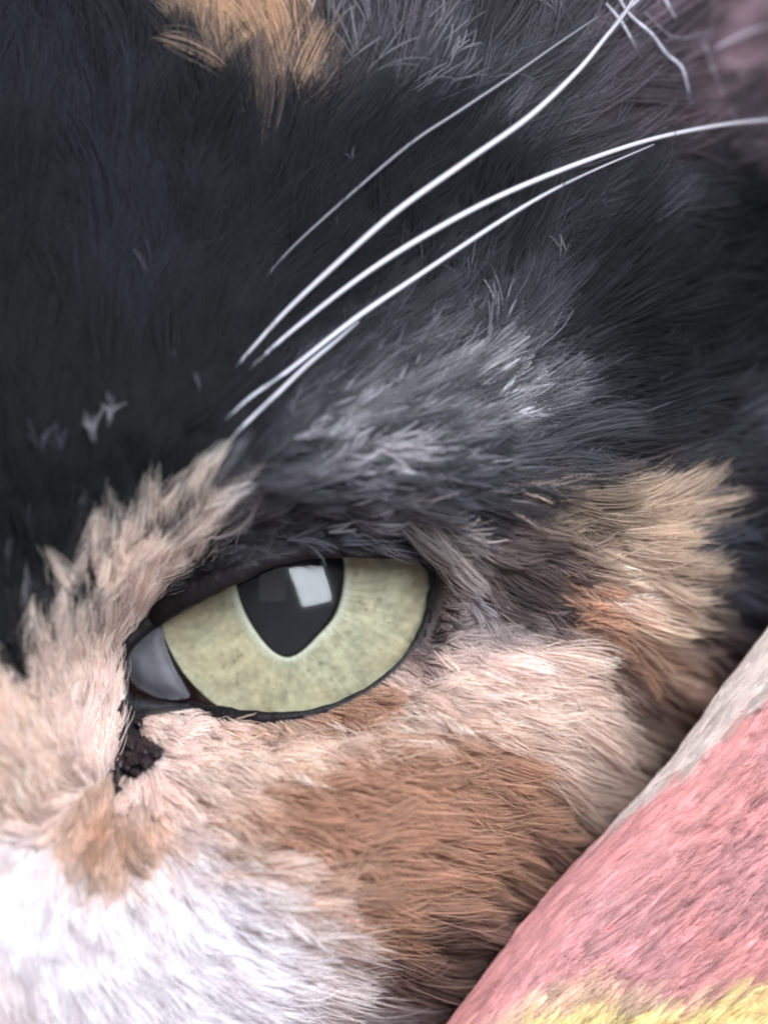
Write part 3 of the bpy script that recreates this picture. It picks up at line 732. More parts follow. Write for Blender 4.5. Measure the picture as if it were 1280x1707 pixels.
wisps('guard_hair', [
    (84, 780, 100, 2.6, 2, 7, G, 0.9), (108, 772, 84, 2.2, 2, 8, G, 0.9), (165, 745, 92, 1.8, 4, 9, L, 0.9), (188, 712, 88, 1.8, 3, 8, L, 0.9),
    (255, 520, 88, 3.6, 4, 5, G, 1.0), (80, 460, 80, 4, 8, 4, D, 1.0), (240, 430, 85, 3, 6, 4, D, 1.0), (290, 610, 90, 1, 2, 2, G, 1), (335, 660, 80, 1.5, 2, 3, G, 1),
    (910, 185, 0, 2.4, 3, 4, LW, 1.2), (955, 350, 8, 3.2, 4, 5, G, 1.2), (1010, 350, 5, 3, 3, 4, L, 1.2), (1080, 275, 8, 3.2, 5, 6, G, 1.2), (1150, 275, 5, 3, 3, 5, L, 1.2),
    (830, 555, 80, 3.4, 5, 8, L, 1.2), (800, 600, 60, 3.6, 5, 8, L, 1.2), (935, 450, 85, 2.4, 4, 4, L, 1.2), (1070, 640, 15, 3.0, 4, 5, L, 1.2), (1130, 690, 30, 2.4, 4, 6, L, 1.2),
    (1160, 760, 45, 2.2, 4, 6, L, 1.2), (1080, 780, 15, 3, 4, 5, G, 1.2), (1250, 690, 25, 3, 6, 8, L, 1.2), (1090, 665, 8, 2.6, 4, 4, G, 1.2), (690, 470, 60, 3, 6, 4, G, 1.2),
    (470, 760, 10, 2, 3, 4, G, 1), (600, 750, 8, 4, 7, 10, LW, 1.3), (660, 745, 6, 4, 7, 10, LW, 1.3), (540, 885, 8, 2.4, 3, 6, L, 0.8), (470, 900, 6, 3.2, 3, 6, G, 0.7),
    (775, 975, -38, 1.6, 6, 12, (0.36, 0.32, 0.33), 0.2), (785, 1000, -34, 1.8, 6, 12, (0.36, 0.32, 0.33), 0.2),
    (1120, 560, 60, 1.5, 3, 3, G, 1), (870, 520, 80, 3, 5, 6, G, 1.2), (770, 500, 75, 3, 5, 6, G, 1.2), (560, 400, 85, 1.4, 3, 3, G, 1), (590, 290, 90, 1.4, 3, 3, G, 1),
], cat, 'pale guard hairs lying over the dark fur')
wisps('overhanging_hair', [(640, 884, -6, 4.2, 7, 16, L, 1.0), (680, 880, -12, 4.4, 8, 20, CG, 1.0), (720, 890, -14, 3.6, 8, 18, CG, 1.0), (640, 912, -12, 3.2, 5, 9, G, 0.9),
                            (690, 915, -14, 2.6, 5, 9, G, 0.8), (560, 905, 6, 3.0, 5, 9, G, 0.7)], cat, 'grey and cream hairs overhanging the upper eyelid', 0.045, 8)
EW = (0.33, 0.315, 0.345)


tufts('nose_tuft', [
    (205, 930, 88, 4.2, 0.9, 70, C), (160, 925, 96, 3.6, 0.7, 50, C), (240, 905, 78, 4.2, 0.8, 60, C), (285, 880, 68, 4.2, 0.8, 60, C), (318, 855, 62, 4.4, 0.8, 70, C), (335, 825, 64, 3.4, 0.6, 45, C),
    (350, 860, 48, 3.6, 0.6, 45, PW), (370, 845, 46, 3.4, 0.5, 35, CG), (390, 860, 42, 3.2, 0.5, 30, CG), (380, 885, 42, 3.2, 0.5, 30, CG), (410, 850, 36, 3, 0.4, 20, G),
    (130, 990, 104, 3.0, 0.6, 40, C), (100, 1045, 84, 3.0, 0.5, 35, C), (60, 1080, 100, 3.2, 0.6, 40, C), (25, 1120, 105, 3.2, 0.6, 40, C), (70, 1050, 92, 2.6, 0.35, 20, CG), (45, 1020, 95, 2.4, 0.3, 14, L),
    (118, 1035, 92, 2.4, 0.5, 160, K), (62, 1112, 95, 2.4, 0.35, 110, K), (20, 1100, 98, 2.6, 0.45, 110, K), (150, 955, 90, 1.6, 0.25, 40, K), (15, 950, 88, 2.6, 0.3, 12, G), (60, 930, 95, 3.0, 0.4, 14, G), (150, 880, 95, 2.4, 0.4, 14, L), (205, 870, 92, 2.6, 0.4, 20, CG), (265, 850, 80, 2.6, 0.4, 20, CG),
], cat, 'cream pointed locks rising into the black forehead', 21)
tufts('temple_tuft', [
    (1150, 850, 18, 3.4, 0.6, 40, T), (1130, 820, 26, 3.0, 0.5, 35, T), (1095, 805, 34, 2.8, 0.5, 35, T), (1165, 905, 6, 3.4, 0.6, 40, T), (1175, 950, 2, 3.4, 0.6, 40, T), (1165, 1000, -8, 3.4, 0.6, 40, T),
    (1150, 1050, -16, 3.4, 0.6, 40, T), (1185, 880, 10, 3.0, 0.4, 25, CG), (1205, 930, 3, 3, 0.4, 25, CG), (1200, 985, -5, 3, 0.4, 25, CG), (1190, 1040, -12, 3, 0.4, 25, CG), (1110, 880, 12, 3.4, 0.6, 35, T),
    (1100, 960, -2, 3.6, 0.6, 35, C), (1090, 1020, -10, 3.6, 0.6, 35, C), (1215, 850, 12, 2.6, 0.3, 15, G), (1235, 900, 6, 2.6, 0.3, 15, G), (1180, 810, 18, 2.8, 0.4, 18, G), (1235, 970, -4, 2.6, 0.3, 15, G),
    (1040, 870, 10, 3.4, 0.6, 30, T), (1000, 895, 0, 3.2, 0.5, 26, TD), (1060, 1075, -22, 3.4, 0.5, 30, OL), (1120, 1100, -22, 3.2, 0.5, 30, OL), (1000, 985, -16, 3.2, 0.5, 28, OL),
], cat, 'tan pointed locks of the temple fanning towards the ear', 22)
tufts('brow_tuft', [
    (640, 745, 8, 4.6, 0.5, 35, LW), (590, 760, 6, 4, 0.4, 28, L), (700, 735, 12, 4, 0.5, 30, L), (800, 700, 18, 4, 0.5, 30, L), (850, 740, 14, 4, 0.4, 28, L), (900, 690, 20, 4, 0.5, 30, L), (820, 760, 10, 4, 0.4, 24, L),
    (760, 640, 40, 4, 0.5, 30, L), (830, 620, 55, 4, 0.5, 30, L), (800, 570, 75, 4, 0.4, 26, L), (850, 555, 82, 3.6, 0.4, 24, L), (720, 620, 48, 3.6, 0.4, 24, GW), (930, 640, 25, 3.6, 0.4, 24, L), (960, 690, -8, 3.4, 0.4, 24, L),
    (680, 680, 32, 3.8, 0.5, 26, GW), (620, 690, 30, 3.6, 0.4, 24, GW), (560, 700, 32, 3.4, 0.4, 20, GW), (880, 790, 4, 3.6, 0.4, 22, GW), (930, 770, 2, 3.4, 0.4, 22, L), (660, 800, 8, 3.2, 0.4, 20, GW), (740, 830, 2, 3.2, 0.4, 20, GW),
    (600, 850, 8, 3.0, 0.3, 18, GW), (960, 640, 10, 3.4, 0.3, 16, L), (990, 670, -6, 3.2, 0.3, 16, L), (985, 720, 0, 3.2, 0.3, 14, GW), (1000, 750, 4, 3.0, 0.3, 14, GW), (900, 590, 60, 3.2, 0.3, 14, L), (880, 640, 30, 3.4, 0.4, 20, L), (920, 730, 6, 3.2, 0.3, 18, L), (1030, 690, -4, 2.6, 0.25, 10, GW), (870, 540, 80, 3, 0.25, 10, GW), (780, 530, 75, 3.4, 0.3, 14, GW), (740, 560, 65, 3.4, 0.3, 14, GW), (520, 800, 18, 3.0, 0.3, 16, GW), (700, 870, -10, 3.6, 0.5, 30, CG), (650, 872, -8, 3.6, 0.5, 28, L), (740, 890, -12, 3.0, 0.4, 26, CG),
], cat, 'silver pointed locks above the eye', 23)
tufts('cheek_tuft', [
    (r_[0], r_[1], r_[2], 3.6, 0.5, 30, r_[3]) for r_ in [
        (790, 1110, -18, P), (860, 1090, -12, P), (930, 1110, -16, C), (840, 1150, -16, P), (900, 1170, -18, C), (970, 1160, -24, C), (760, 1170, -16, P), (700, 1190, -16, P), (830, 1210, -18, C), (930, 1230, -24, C),
        (1000, 1220, -30, C), (640, 1230, -14, C), (560, 1260, -12, C), (720, 1250, -14, C), (1020, 1270, -34, TD), (960, 1290, -34, OL), (880, 1330, -30, OL), (900, 1400, -36, O), (840, 1420, -32, O), (800, 1480, -30, O),
        (420, 1480, -4, PW), (470, 1520, -4, PW), (500, 1560, -2, PW), (520, 1480, -4, OL), (600, 1500, -4, O), (600, 1560, 6, OL), (450, 1430, -6, C), (400, 1440, -10, PW), (740, 1330, -12, O), (660, 1360, -6, O), (560, 1380, -4, O)]
], cat, 'pointed locks of cream and ginger fur on the cheek', 24)
wisps('ear_hair', [
    (1030, 30, -50, 2.2, 3, 3, L, 2.5), (1065, 110, -60, 2.5, 4, 3, L, 2), (560, 120, 45, 3.4, 4, 4, L, 2), (600, 135, 100, 5, 4, 4, L, 2), (600, 138, 45, 4.5, 4, 4, L, 2),
    (550, 60, 80, 3, 5, 5, EW, 2), (620, 60, 100, 4, 8, 6, L, 2), (720, 70, 60, 3, 16, 14, L, 2), (740, 110, 50, 2.4, 10, 12, EW, 2), (750, 140, 40, 2.4, 8, 7, L, 2),
    (680, 150, 30, 3, 8, 6, L, 2), (930, 50, 95, 3.5, 6, 5, L, 2), (910, 20, 100, 3, 6, 5, EW, 2), (1060, 120, 75, 1.2, 5, 5, L, 2), (1095, 180, 75, 3.2, 6, 7, L, 2), (1240, 190, 80, 4, 4, 5, CG, 2),
    (1130, 60, 10, 3, 6, 4, L, 2), (1120, 25, 100, 3, 8, 14, EW, 3), (1090, 10, 140, 4, 8, 14, EW, 3), (900, 110, 60, 4, 16, 6, G, 2), (1170, 70, 60, 5, 10, 5, CG, 2),
    (640, 30, 95, 3, 10, 8, L, 2), (520, 30, 85, 2, 4, 3, PW, 2), (800, 150, 30, 4, 16, 6, G, 2), (1000, 240, 35, 4, 14, 6, G, 2),
], cat, 'pale wispy hairs at the ear base', 0.034, 12, 1.7)


# ---- long whiskers over the brow, each a tapering bristle
def bristle(name, pts, lifts, r0, rm, r1, tint, label=None, noseroot=False):
    pts = np.array(pts, float)
    c = catmull(np.column_stack([pts, lifts]), 7)
    base = sample(gH, c[:, 0], c[:, 1])
    # smooth the carrying surface so that the bristle stays a clean arc
    k = 15
    padb = np.concatenate([np.full(k, base[0]), base, np.full(k, base[-1])])
    bs = np.convolve(padb, np.ones(2 * k + 1) / (2 * k + 1), 'valid')
    t = np.linspace(0, 1, len(c))
    w = smooth(t / 0.25)
    h = (base * (1 - w) + bs * w) + c[:, 2]
    path = placed(c[:, 0], c[:, 1], h)
    r = np.interp(t, [0, 0.12, 0.4, 0.75, 1.0], [r0, (r0 + rm) / 2, rm, (rm * 2 + r1) / 3, r1]) * MM
    k = np.interp(t, [0, 0.15, 0.35, 0.7, 1.0], [0.55, 0.8, 1.0, 0.85, 0.45])[:, None]
    return tube(name, path, r, M_whisker, cat, 9, np.array(tint)[None] * k, label)


WH = (0.52, 0.50, 0.55)
bristle('brow_whisker', [(385, 620), (425, 575), (480, 515), (560, 440), (660, 352), (780, 266), (880, 195), (960, 120), (1010, 60), (1045, 15), (1080, -50)],
        [1.0, 2.2, 3.2, 4.6, 6, 7, 8, 8, 8, 8, 8], 0.06, 0.175, 0.10, WH, 'long white brow whisker curving up to the ear')
bristle('brow_whisker', [(395, 635), (440, 592), (500, 540), (600, 462), (700, 397), (820, 332), (950, 277), (1080, 233), (1200, 208), (1300, 198), (1380, 196)],
        [1.0, 2.1, 3.0, 4.2, 5.5, 7, 8, 8, 8, 8, 8], 0.06, 0.175, 0.07, WH)
bristle('brow_whisker', [(375, 700), (420, 660), (480, 618), (590, 532), (700, 457), (820, 377), (900, 328), (975, 290), (1090, 240)],
        [1.0, 2.0, 2.8, 3.8, 4.6, 5.6, 6, 6, 6], 0.05, 0.155, 0.04, (0.50, 0.49, 0.55))
bristle('brow_whisker', [(367, 750), (400, 715), (450, 668), (510, 610), (560, 568), (598, 535)],
        [0.9, 1.8, 2.4, 3.0, 3.5, 3.9], 0.05, 0.135, 0.06, (0.46, 0.45, 0.50), 'shortest white brow whisker, nearest the eye')
bristle('brow_whisker', [(400, 520), (470, 430), (560, 345), (680, 242), (760, 188), (850, 128), (930, 72), (1000, 25)],
        [0.8, 1.8, 2.4, 3.2, 3.8, 4.2, 4.6, 4.6], 0.05, 0.12, 0.11, (0.13, 0.125, 0.145), 'thin grey brow whisker lying against the black fur')
bristle('ear_whisker', [(1020, -30), (1045, 18), (1085, 55), (1110, 88), (1135, 110), (1145, 140), (1152, 178)],
        [5, 5, 5, 4.6, 4.2, 4, 3.6], 0.09, 0.13, 0.05, (0.5, 0.49, 0.56))
bristle('ear_whisker', [(1090, -25), (1062, 0), (1040, 20), (1020, 45)], [5, 5, 4.8, 4.5], 0.06, 0.09, 0.04, (0.5, 0.49, 0.56))
bristle('ear_whisker', [(1100, -30), (1110, 0), (1126, 30)], [5, 5, 4.6], 0.08, 0.10, 0.04, (0.5, 0.49, 0.56))
bristle('ear_whisker', [(1075, 20), (1100, 45), (1125, 62), (1165, 58), (1190, 50)], [4.6, 4.4, 4.2, 4, 4], 0.06, 0.08, 0.04, (0.33, 0.31, 0.35))
bristle('ear_whisker', [(1010, 5), (1035, 35), (1055, 70), (1068, 95)], [4, 4, 3.6, 3.2], 0.10, 0.13, 0.05, (0.42, 0.41, 0.47))
bristle('ear_whisker', [(1290, 40), (1230, 60), (1180, 88), (1145, 118)], [4, 4, 3.6, 3.2], 0.13, 0.16, 0.06, (0.26, 0.21, 0.25))
bristle('ear_whisker', [(1170, 60), (1190, 120), (1220, 190), (1255, 235), (1290, 238)], [3, 3, 3, 3, 3], 0.12, 0.14, 0.06, (0.22, 0.18, 0.21))

# ------------------------------------------------------------------ the eye
def ball(radius, cu, cv, ch, rmax, rings=40, seg=96):
    """front cap of a sphere (mm) up to the radius rmax, poles towards the viewer"""
    V_, F_ = [], []
    V_.append((0, 0, radius))
    for i in range(1, rings + 1):
        r = rmax * math.sin(0.5 * math.pi * i / rings)
        z = math.sqrt(max(radius ** 2 - r * r, 0))
        for j in range(seg):
            a = 2 * math.pi * j / seg
            V_.append((r * math.cos(a), r * math.sin(a), z))
    for j in range(seg):
        F_.append((0, 1 + j, 1 + (j + 1) % seg))
    for i in range(rings - 1):
        for j in range(seg):
            a = 1 + i * seg + j; b = 1 + i * seg + (j + 1) % seg
            F_.append((a, a + seg, b + seg, b))
    V_ = np.array(V_)
    X = to_x(cu) + V_[:, 0]; Z = to_z(cv) + V_[:, 1]; Hh = ch + V_[:, 2]
    return np.stack([X * MM, -Hh * MM, Z * MM], -1), F_


# globe without the part behind the cornea
gv, gf = ball(GLOBE_R, *EYE_C, GLOBE_H, GLOBE_R * 0.999, 44, 96)
rr = np.hypot(gv[:, 0] / MM - to_x(EYE_C[0]), gv[:, 2] / MM - to_z(EYE_C[1]))
gf = [f for f in gf if min(rr[list(f)]) > 9.5]
eye = mesh_obj('eye', gv, gf, M_sclera, cat, None, True, 'green eye with dark pointed pupil')
cv_, cf = ball(CORNEA_R, *CORNEA_C, CORNEA_H, 9.6, 40, 96)
mesh_obj('cornea', cv_, cf, M_cornea, eye)

# iris: a dished ring between the pointed pupil and the rim
IC = (493.0, 986.0)
PUP = catmull([(478, 1092), (456, 1082), (434, 1056), (413, 1020), (398, 975), (396, 930), (415, 880), (448, 840), (478, 822), (510, 838), (545, 880), (566, 930),
               (566, 975), (553, 1022), (524, 1058), (500, 1083)], 10, True)
ang = np.arctan2(-(PUP[:, 1] - IC[1]), PUP[:, 0] - IC[0]); od = np.argsort(ang)
NA, NR = 360, 64
th = np.linspace(-math.pi, math.pi, NA, endpoint=False)
prad = np.interp(th, np.concatenate([ang[od] - 2 * math.pi, ang[od], ang[od] + 2 * math.pi]),
                 np.tile(np.hypot(PUP[:, 0] - IC[0], PUP[:, 1] - IC[1])[od], 3)) / PX
rv, rt = [], []
IH = GLOBE_H + 5.5
for i in range(NR):
    t = i / (NR - 1)
    R_ = prad + (9.2 - prad) * t
    x = to_x(IC[0]) + R_ * np.cos(th); z = to_z(IC[1]) + R_ * np.sin(th)
    f1 = fbm(th * 26 / 1.0 + 50, t * 3.2 + 0 * th, 61, 3)
    f2 = fbm(x * 1.3 + 40, z * 1.3 + 40, 67, 3); f3 = fbm(x * 3.4 + 40, z * 3.4 + 40, 68, 2)
    h = IH + 1.1 * (1 - t) + 0.05 * f1 - 0.6 * math.exp(-(t / 0.035) ** 2)
    rv.append(np.stack([x * MM, -h * MM + 0 * x, z * MM], -1))
    base = np.array([0.252, 0.243, 0.158])
    c_ = base[None, :] * (1 + 0.15 * f1 + 0.34 * f2 + 0.18 * f3)[:, None]
    warm = np.clip(0.5 + 0.9 * fbm(x * 0.5 + 9, z * 0.5 + 9, 77, 2), 0, 1)[:, None]
    c_ = c_ * (1 + warm * np.array([0.10, 0.0, -0.04]))
    ring = math.exp(-((t - 0.075) / 0.045) ** 2)
    c_ = c_ * (1 - ring) + np.array([0.33, 0.335, 0.26]) * ring
    inner = smooth(np.array((t - 0.02) / 0.02))
    rimw = smooth(np.array((t - 0.80) / 0.2)) * 0.35
    c_ = c_ * (1 - rimw) + np.array([0.33, 0.315, 0.23]) * rimw
    spot = (f3 < -0.62)[:, None] * 0.30
    c_ = c_ * (1 - spot)
    if t < 0.045: c_ = c_ * 0.02  # shade on the iris's inner wall, put into the colour
    rt.append(c_)
rv = np.array(rv).reshape(-1, 3); rt = np.array(rt).reshape(-1, 3)
rf = []
for i in range(NR - 1):
    for j in range(NA):
        j2 = (j + 1) % NA
        rf.append((i * NA + j, (i + 1) * NA + j, (i + 1) * NA + j2, i * NA + j2))
mesh_obj('iris', rv, rf, M_iris, eye, rt, True)
# pupil: the dark lens seen through the opening
pv = [(to_x(IC[0]) * MM, -(IH + 0.2) * MM, to_z(IC[1]) * MM)]
for k in range(NA):
    R_ = prad[k] * 1.12 + 0.15
    pv.append(((to_x(IC[0]) + R_ * math.cos(th[k])) * MM, -(IH + 0.1) * MM, (to_z(IC[1]) + R_ * math.sin(th[k])) * MM))
mesh_obj('pupil', pv, [(0, 1 + k, 1 + (k + 1) % NA) for k in range(NA)], M_pupil, eye)
# third eyelid in the inner corner
pad('third_eyelid', [(214, 1092), (240, 1058), (266, 1038), (276, 1074), (289, 1110), (307, 1143), (314, 1164), (270, 1166), (232, 1150), (214, 1128)],
    lambda u, v, d: -2.75 + 0.016 * (u - 214) + 0.35 * smooth(d / 25), M_third, eye, 4, 1.2, None, 'pale violet-grey third eyelid in the inner corner')


# eyelid rims
def lid(name, pts, widths, label, rag=0.45):
    c = catmull(np.column_stack([np.array(pts, float), np.array(widths, float)]), 8)
    h = eye_height(c[:, 0], c[:, 1]) + 0.35
    jitter = 1 + rag * fbm(c[:, 0] / 20, c[:, 1] / 20, 31)
    path = placed(c[:, 0], c[:, 1], h)
    return tube(name, path, c[:, 2] * jitter / PX * MM, M_lid, cat, 14, None, label, 0.8)


lid('upper_eyelid', [(200, 1100), (214, 1070), (245, 1040), (285, 1008), (335, 980), (390, 956), (440, 935), (500, 921), (560, 917), (625, 921), (685, 922), (713, 938)],
    [7, 11, 16, 21, 22, 19, 16, 14, 13, 11, 10, 11], 'black rim of the upper eyelid', 0.14)
lid('lower_eyelid', [(706, 930), (719, 950), (722, 985), (712, 1032), (692, 1076), (655, 1120), (602, 1158), (538, 1184), (475, 1196), (415, 1198), (355, 1192), (305, 1184), (250, 1182), (214, 1176), (203, 1150), (199, 1115), (200, 1100)],
    [7, 9, 9, 8, 7, 6, 6, 6, 8, 13, 17, 18, 19, 18, 12, 8, 7], 'dark rim of the lower eyelid')
tr_ = np.random.default_rng(9)
for (tu, tv_, ra_, rb_, an_) in [(205, 1186, 9, 17, 0), (203, 1218, 9, 18, 5), (218, 1236, 15, 13, 30), (236, 1246, 17, 15, 0), (258, 1250, 16, 13, 25), (222, 1262, 17, 13, -20), (200, 1266, 9, 15, 0), (245, 1270, 13, 10, -30),
                                 (196, 1292, 6, 15, 4), (200, 1322, 8, 12, -25), (224, 1288, 10, 6, 10), (232, 1206, 8, 7, 40), (211, 1280, 6, 7, 0)]:
    ca, sa = math.cos(math.radians(an_)), math.sin(math.radians(an_))
    poly = []
    for k in range(9):
        t = 2 * math.pi * k / 9; q = tr_.uniform(0.78, 1.2)
        x_, y_ = ra_ * math.cos(t) * q, rb_ * math.sin(t) * q
        poly.append((tu + ca * x_ - sa * y_, tv_ + sa * x_ + ca * y_))
    hh = tr_.uniform(0.45, 0.8)
    pad('tear_crust', poly, lambda u, v, d, hh=hh: sample(gH, u, v) + hh + 0.55 * smooth(d / 9) + 0.3 * fbm(u / 7, v / 7, 91, 2), M_crust, cat, 3, 1.4)

# ------------------------------------------------------------------ the blanket
blanket = bpy.data.objects.new('blanket', None)
blanket['label'] = 'pink plush blanket with cream edge and yellow patch, folded against the cheek'
blanket['category'] = 'blanket'
col.objects.link(blanket)
ed = catmull(EDGE, 12)
ed[:, 0] += 1.2 * noise(np.arange(len(ed)) / 5.0, 0 * np.arange(len(ed)), 3)
tang = np.gradient(ed, axis=0); tang /= np.linalg.norm(tang, axis=1)[:, None]
nrm = np.column_stack([-tang[:, 1], tang[:, 0]])       # across, to the lower right
nrm *= np.sign(nrm[:, :1] + 1e-9)
kk_ = np.ones(21) / 21
nrm = np.column_stack([np.convolve(np.pad(nrm[:, c], 10, 'edge'), kk_, 'valid') for c in (0, 1)])
nrm /= np.linalg.norm(nrm, axis=1)[:, None]
RB, HB = 4.2, -2.6
# section: (across mm, height mm)
sec = [(-120, -46), (-80, -47), (-40, -45), (-14, -40), (-4, -30), (0.6, -18), (0.2, -10)]
sec += [(RB * (1 - math.cos(a)), HB + RB * math.sin(a)) for a in np.linspace(-0.2, math.pi / 2, 34)]
sec += [(RB + s, HB + RB + 1.1 * math.sin(s / 9.0) * smooth(np.array(s / 6)) - 0.0012 * s * s) for s in np.concatenate([np.arange(0.2, 30, 0.2), np.arange(31, 70, 2.0)])]
sec = np.array(sec, float)


def blanket_point(i, across, height):
    """i float index along the edge"""
    i = np.clip(i, 0, len(ed) - 1.001); k = i.astype(int); f = (i - k)[..., None]
    e_ = ed[k] * (1 - f) + ed[k + 1] * f; n_ = nrm[k] * (1 - f) + nrm[k + 1] * f
    uv = e_ + n_ * (across * PX)[..., None]
    return uv


fold_len = np.sum(np.linalg.norm(np.diff(ed, axis=0), axis=1)) / PX
slen = np.concatenate([[0], np.cumsum(np.hypot(np.diff(sec[:, 0]), np.diff(sec[:, 1])))])
s0 = slen[7]


def knit(i, s):
    """relief of the cloth in mm: ribs along the fold, stitches on them, and open stitches between"""
    al = i * fold_len / len(ed); ac_ = (s - s0) - 0.16 * al + 0.35 * fbm(al / 6, s / 5, 15)
    row = ac_ / 1.0
    k = np.floor(row)
    ph = _hash(k.astype(np.int64) + 500, 0 * k.astype(np.int64), 5) * 7
    rib = np.sqrt(np.abs(np.sin(math.pi * row)))
    st = 0.5 + 0.5 * np.cos(2 * math.pi * (al / 1.7 + ph))
    open_ = smooth((noise(al / 2.4 + ph, k + 0.5 + 0 * al, 19) - 0.34) / 0.40) * smooth((0.46 - np.abs(row - k - 0.5)) / 0.34)
    on = smooth((s - s0 - 2.5) / 4.0)
    return (0.14 * rib * (0.7 + 0.3 * st) + 0.07 * fbm(al / 1.6, ac_ / 0.35, 33) + 0.12 * fbm(al / 8, ac_ / 6, 15) - 0.40 * open_) * (0.25 + 0.75 * on) * (s > s0 - 3)


I, J = np.meshgrid(np.arange(0, len(ed) - 1, 0.1), np.arange(len(sec)))
ac = sec[J, 0]; kd = knit(I, slen[J])
ds = np.gradient(sec, axis=0); ds /= np.linalg.norm(ds, axis=1)[:, None]
he = sec[J, 1] + kd * ds[J, 0]
uvb = blanket_point(I.astype(float), ac - kd * ds[J, 1], he)
bv = on_face(uvb[..., 0], uvb[..., 1], he)


def blanket_colour(u, v, across):
    rose = np.array([0.46, 0.145, 0.165]); pink = np.array([0.71, 0.36, 0.345]); lil = np.array([0.71, 0.41, 0.425]); cream = np.array([0.60, 0.50, 0.46])
    yel = np.array([0.88, 0.72, 0.38]); pale = np.array([0.78, 0.60, 0.43])
    n = fbm(u / 60, v / 60, 55)[..., None]; n2 = fbm(u / 150, v / 150, 56)[..., None]
    c = pink * (1 + 0.15 * n)
    t = smooth(0.5 + 1.4 * n2); c = c * (1 - 0.6 * t) + lil * 0.6 * t
    edge = smooth(1 - across / 3.6)[..., None] * 0.55
    c = c * (1 - edge) + np.array([0.52, 0.20, 0.19]) * edge
    # cream band, wide at the top, dying out down the edge
    bw = np.interp(u, [700, 900, 1000, 1100, 1200, 1290, 1500], [-0.6, -0.4, 0.1, 0.8, 1.7, 2.7, 4.0]) + 0.35 * fbm(u / 25, v / 25, 57)
    t = smooth((bw - across) / 0.7 + 0.5)[..., None]
    c = c * (1 - t) + cream * t
    # yellow patch
    yl = np.interp(u, [700, 860, 960, 1060, 1120, 1180, 1280, 1500], [1810, 1730, 1698, 1698, 1702, 1674, 1650, 1610]) + 8 * fbm(u / 30, v / 30, 58)
    tp = smooth((v - (yl - np.interp(u, [700, 830, 900, 1000, 1100, 1200], [20, 60, 75, 75, 40, 14]))) / 40)[..., None] * smooth((v - 1560) / 50)[..., None]
    c = c * (1 - 0.75 * tp) + pale * 0.75 * tp
    ty = smooth((v - yl) / 16 + 0.5)[..., None]
    c = c * (1 - ty) + yel * ty
    return c


bc = blanket_colour(uvb[..., 0], uvb[..., 1], ac) * np.array([0.78, 0.54, 0.54])
nj, ni = I.shape
bidx = np.arange(ni * nj).reshape(nj, ni)
bq = np.stack([bidx[:-1, :-1], bidx[:-1, 1:], bidx[1:, 1:], bidx[1:, :-1]], -1).reshape(-1, 4)
mesh_obj('cloth', bv.reshape(-1, 3), bq, M_cloth, blanket, bc.reshape(-1, 3), True)

# plush pile, combed up along the fold in tufts
r = np.random.default_rng(77)
smax = 42.0


def on_blanket(i, s):
    a = np.interp(s, slen, sec[:, 0]); h = np.interp(s, slen, sec[:, 1])
    h = h + knit(i, s)
    uv = blanket_point(i, a, h)
    return uv, a, h


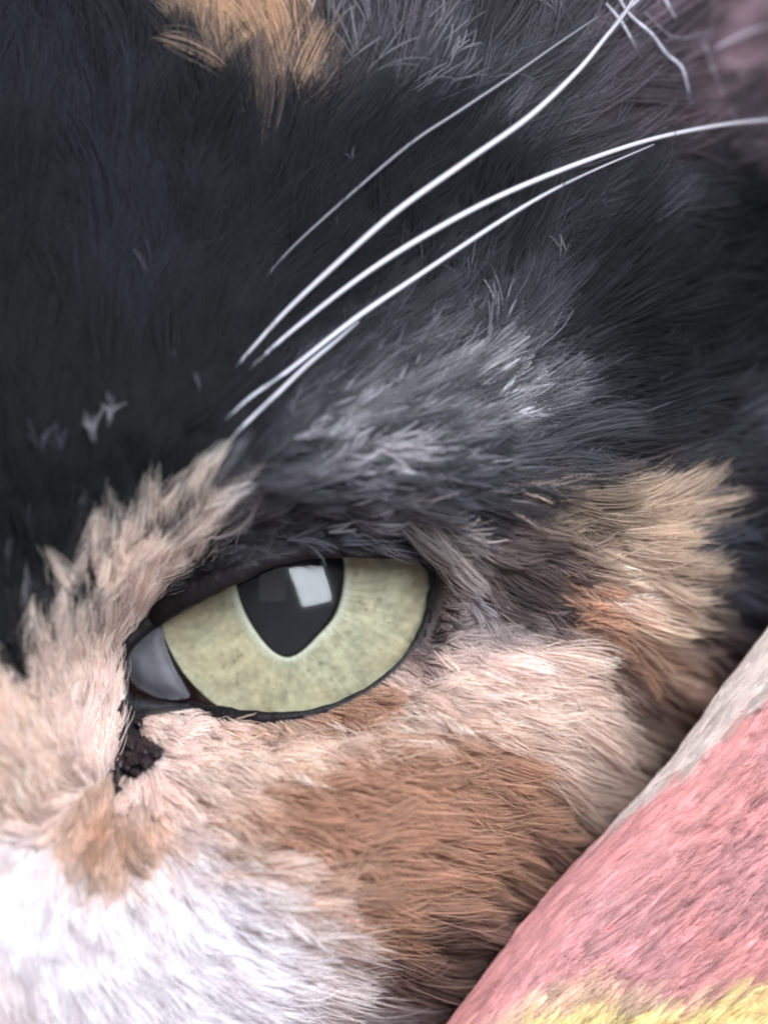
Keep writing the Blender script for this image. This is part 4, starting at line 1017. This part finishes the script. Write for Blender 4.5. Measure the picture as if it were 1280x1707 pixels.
def grow_pile(nh, nt, seed):
    r = np.random.default_rng(seed)
    ti = r.uniform(4, len(ed) - 6, nt); ts = s0 + r.uniform(0, smax, nt)
    tl = np.clip(r.normal(2.5, 0.7, nt), 0.8, 4.5); tdrift = r.normal(-0.14, 0.09, nt); tv = np.exp(r.normal(0, 0.13, nt)) * np.where(r.random(nt) < 0.14, 0.76, 1.0); th_ = np.clip(r.normal(0.62, 0.22, nt), 0.15, 1.2)
    b = r.integers(0, nt, nh)
    step = fold_len / len(ed)
    hi = ti[b] + r.normal(0, 0.7, nh) / step; hs = ts[b] + r.normal(0, 0.20, nh)
    S = np.linspace(0, 1, 5)
    cl = 0.72 * S
    ii = hi[:, None] * (1 - cl) + ti[b][:, None] * cl + (tl[b] * np.exp(r.normal(0, 0.15, nh)))[:, None] * S / step
    ss = hs[:, None] * (1 - cl) + ts[b][:, None] * cl - (tdrift[b] * tl[b])[:, None] * S + r.normal(0, 0.03, (nh, 5)) * S
    uv, a, h = on_blanket(ii, ss)
    # outward direction of the section
    a2 = np.interp(ss + 0.3, slen, sec[:, 0]); h2 = np.interp(ss + 0.3, slen, sec[:, 1]); a1 = np.interp(ss - 0.3, slen, sec[:, 0]); h1 = np.interp(ss - 0.3, slen, sec[:, 1])
    ta, tb = a2 - a1, h2 - h1; q = np.hypot(ta, tb) + 1e-9; na, nb = -tb / q, ta / q
    hg = (th_[b] * np.exp(r.normal(0, 0.2, nh)))[:, None] * np.sin(S * 2.3) * 0.9 * (0.15 + 0.85 * smooth((ss - s0 - 5.0) / 5.0))
    k = np.clip(ii, 0, len(ed) - 1.001).astype(int)
    uv = uv + nrm[k] * (na * hg * PX)[..., None]
    pos = on_face(uv[..., 0], uv[..., 1], h + nb * hg)
    dip = knit(ii[:, 0], ss[:, 0]); hg_ok = dip > -0.30
    uv0, a0, _ = on_blanket(ti[b], ts[b])
    cc = blanket_colour(uv0[:, 0], uv0[:, 1], a0) * (tv[b] * np.exp(r.normal(0, 0.06, nh)))[:, None]
    tint = cc[:, None, :] * (0.88 + 0.16 * S)[None, :, None]
    rad = (0.026 * np.exp(r.normal(0, 0.2, nh)))[:, None] * (1 - 0.6 * S ** 2) * MM
    lumy = cc[:, 2] / cc[:, 0]
    return pos[hg_ok], rad[hg_ok], tint[hg_ok], uv0[hg_ok], a0[hg_ok]


pos, rad, tint, uv0, a0 = grow_pile(250000, 11000, 5)
yl = np.interp(uv0[:, 0], [700, 860, 960, 1060, 1120, 1180, 1280, 1500], [1810, 1730, 1698, 1698, 1702, 1674, 1650, 1610])
bw = np.interp(uv0[:, 0], [700, 900, 1000, 1100, 1200, 1290, 1500], [-0.6, -0.4, 0.1, 0.8, 1.7, 2.7, 4.0])
isy = uv0[:, 1] > yl; ise = (a0 < bw) & ~isy
for nm, m, lb in (('pink_pile', ~isy & ~ise, 'pink plush pile'), ('edge_pile', ise, 'cream pile along the edge of the fold'), ('yellow_pile', isy, 'yellow plush pile')):
    curves_obj(nm, pos[m], rad[m], tint[m], M_pile, blanket, lb)
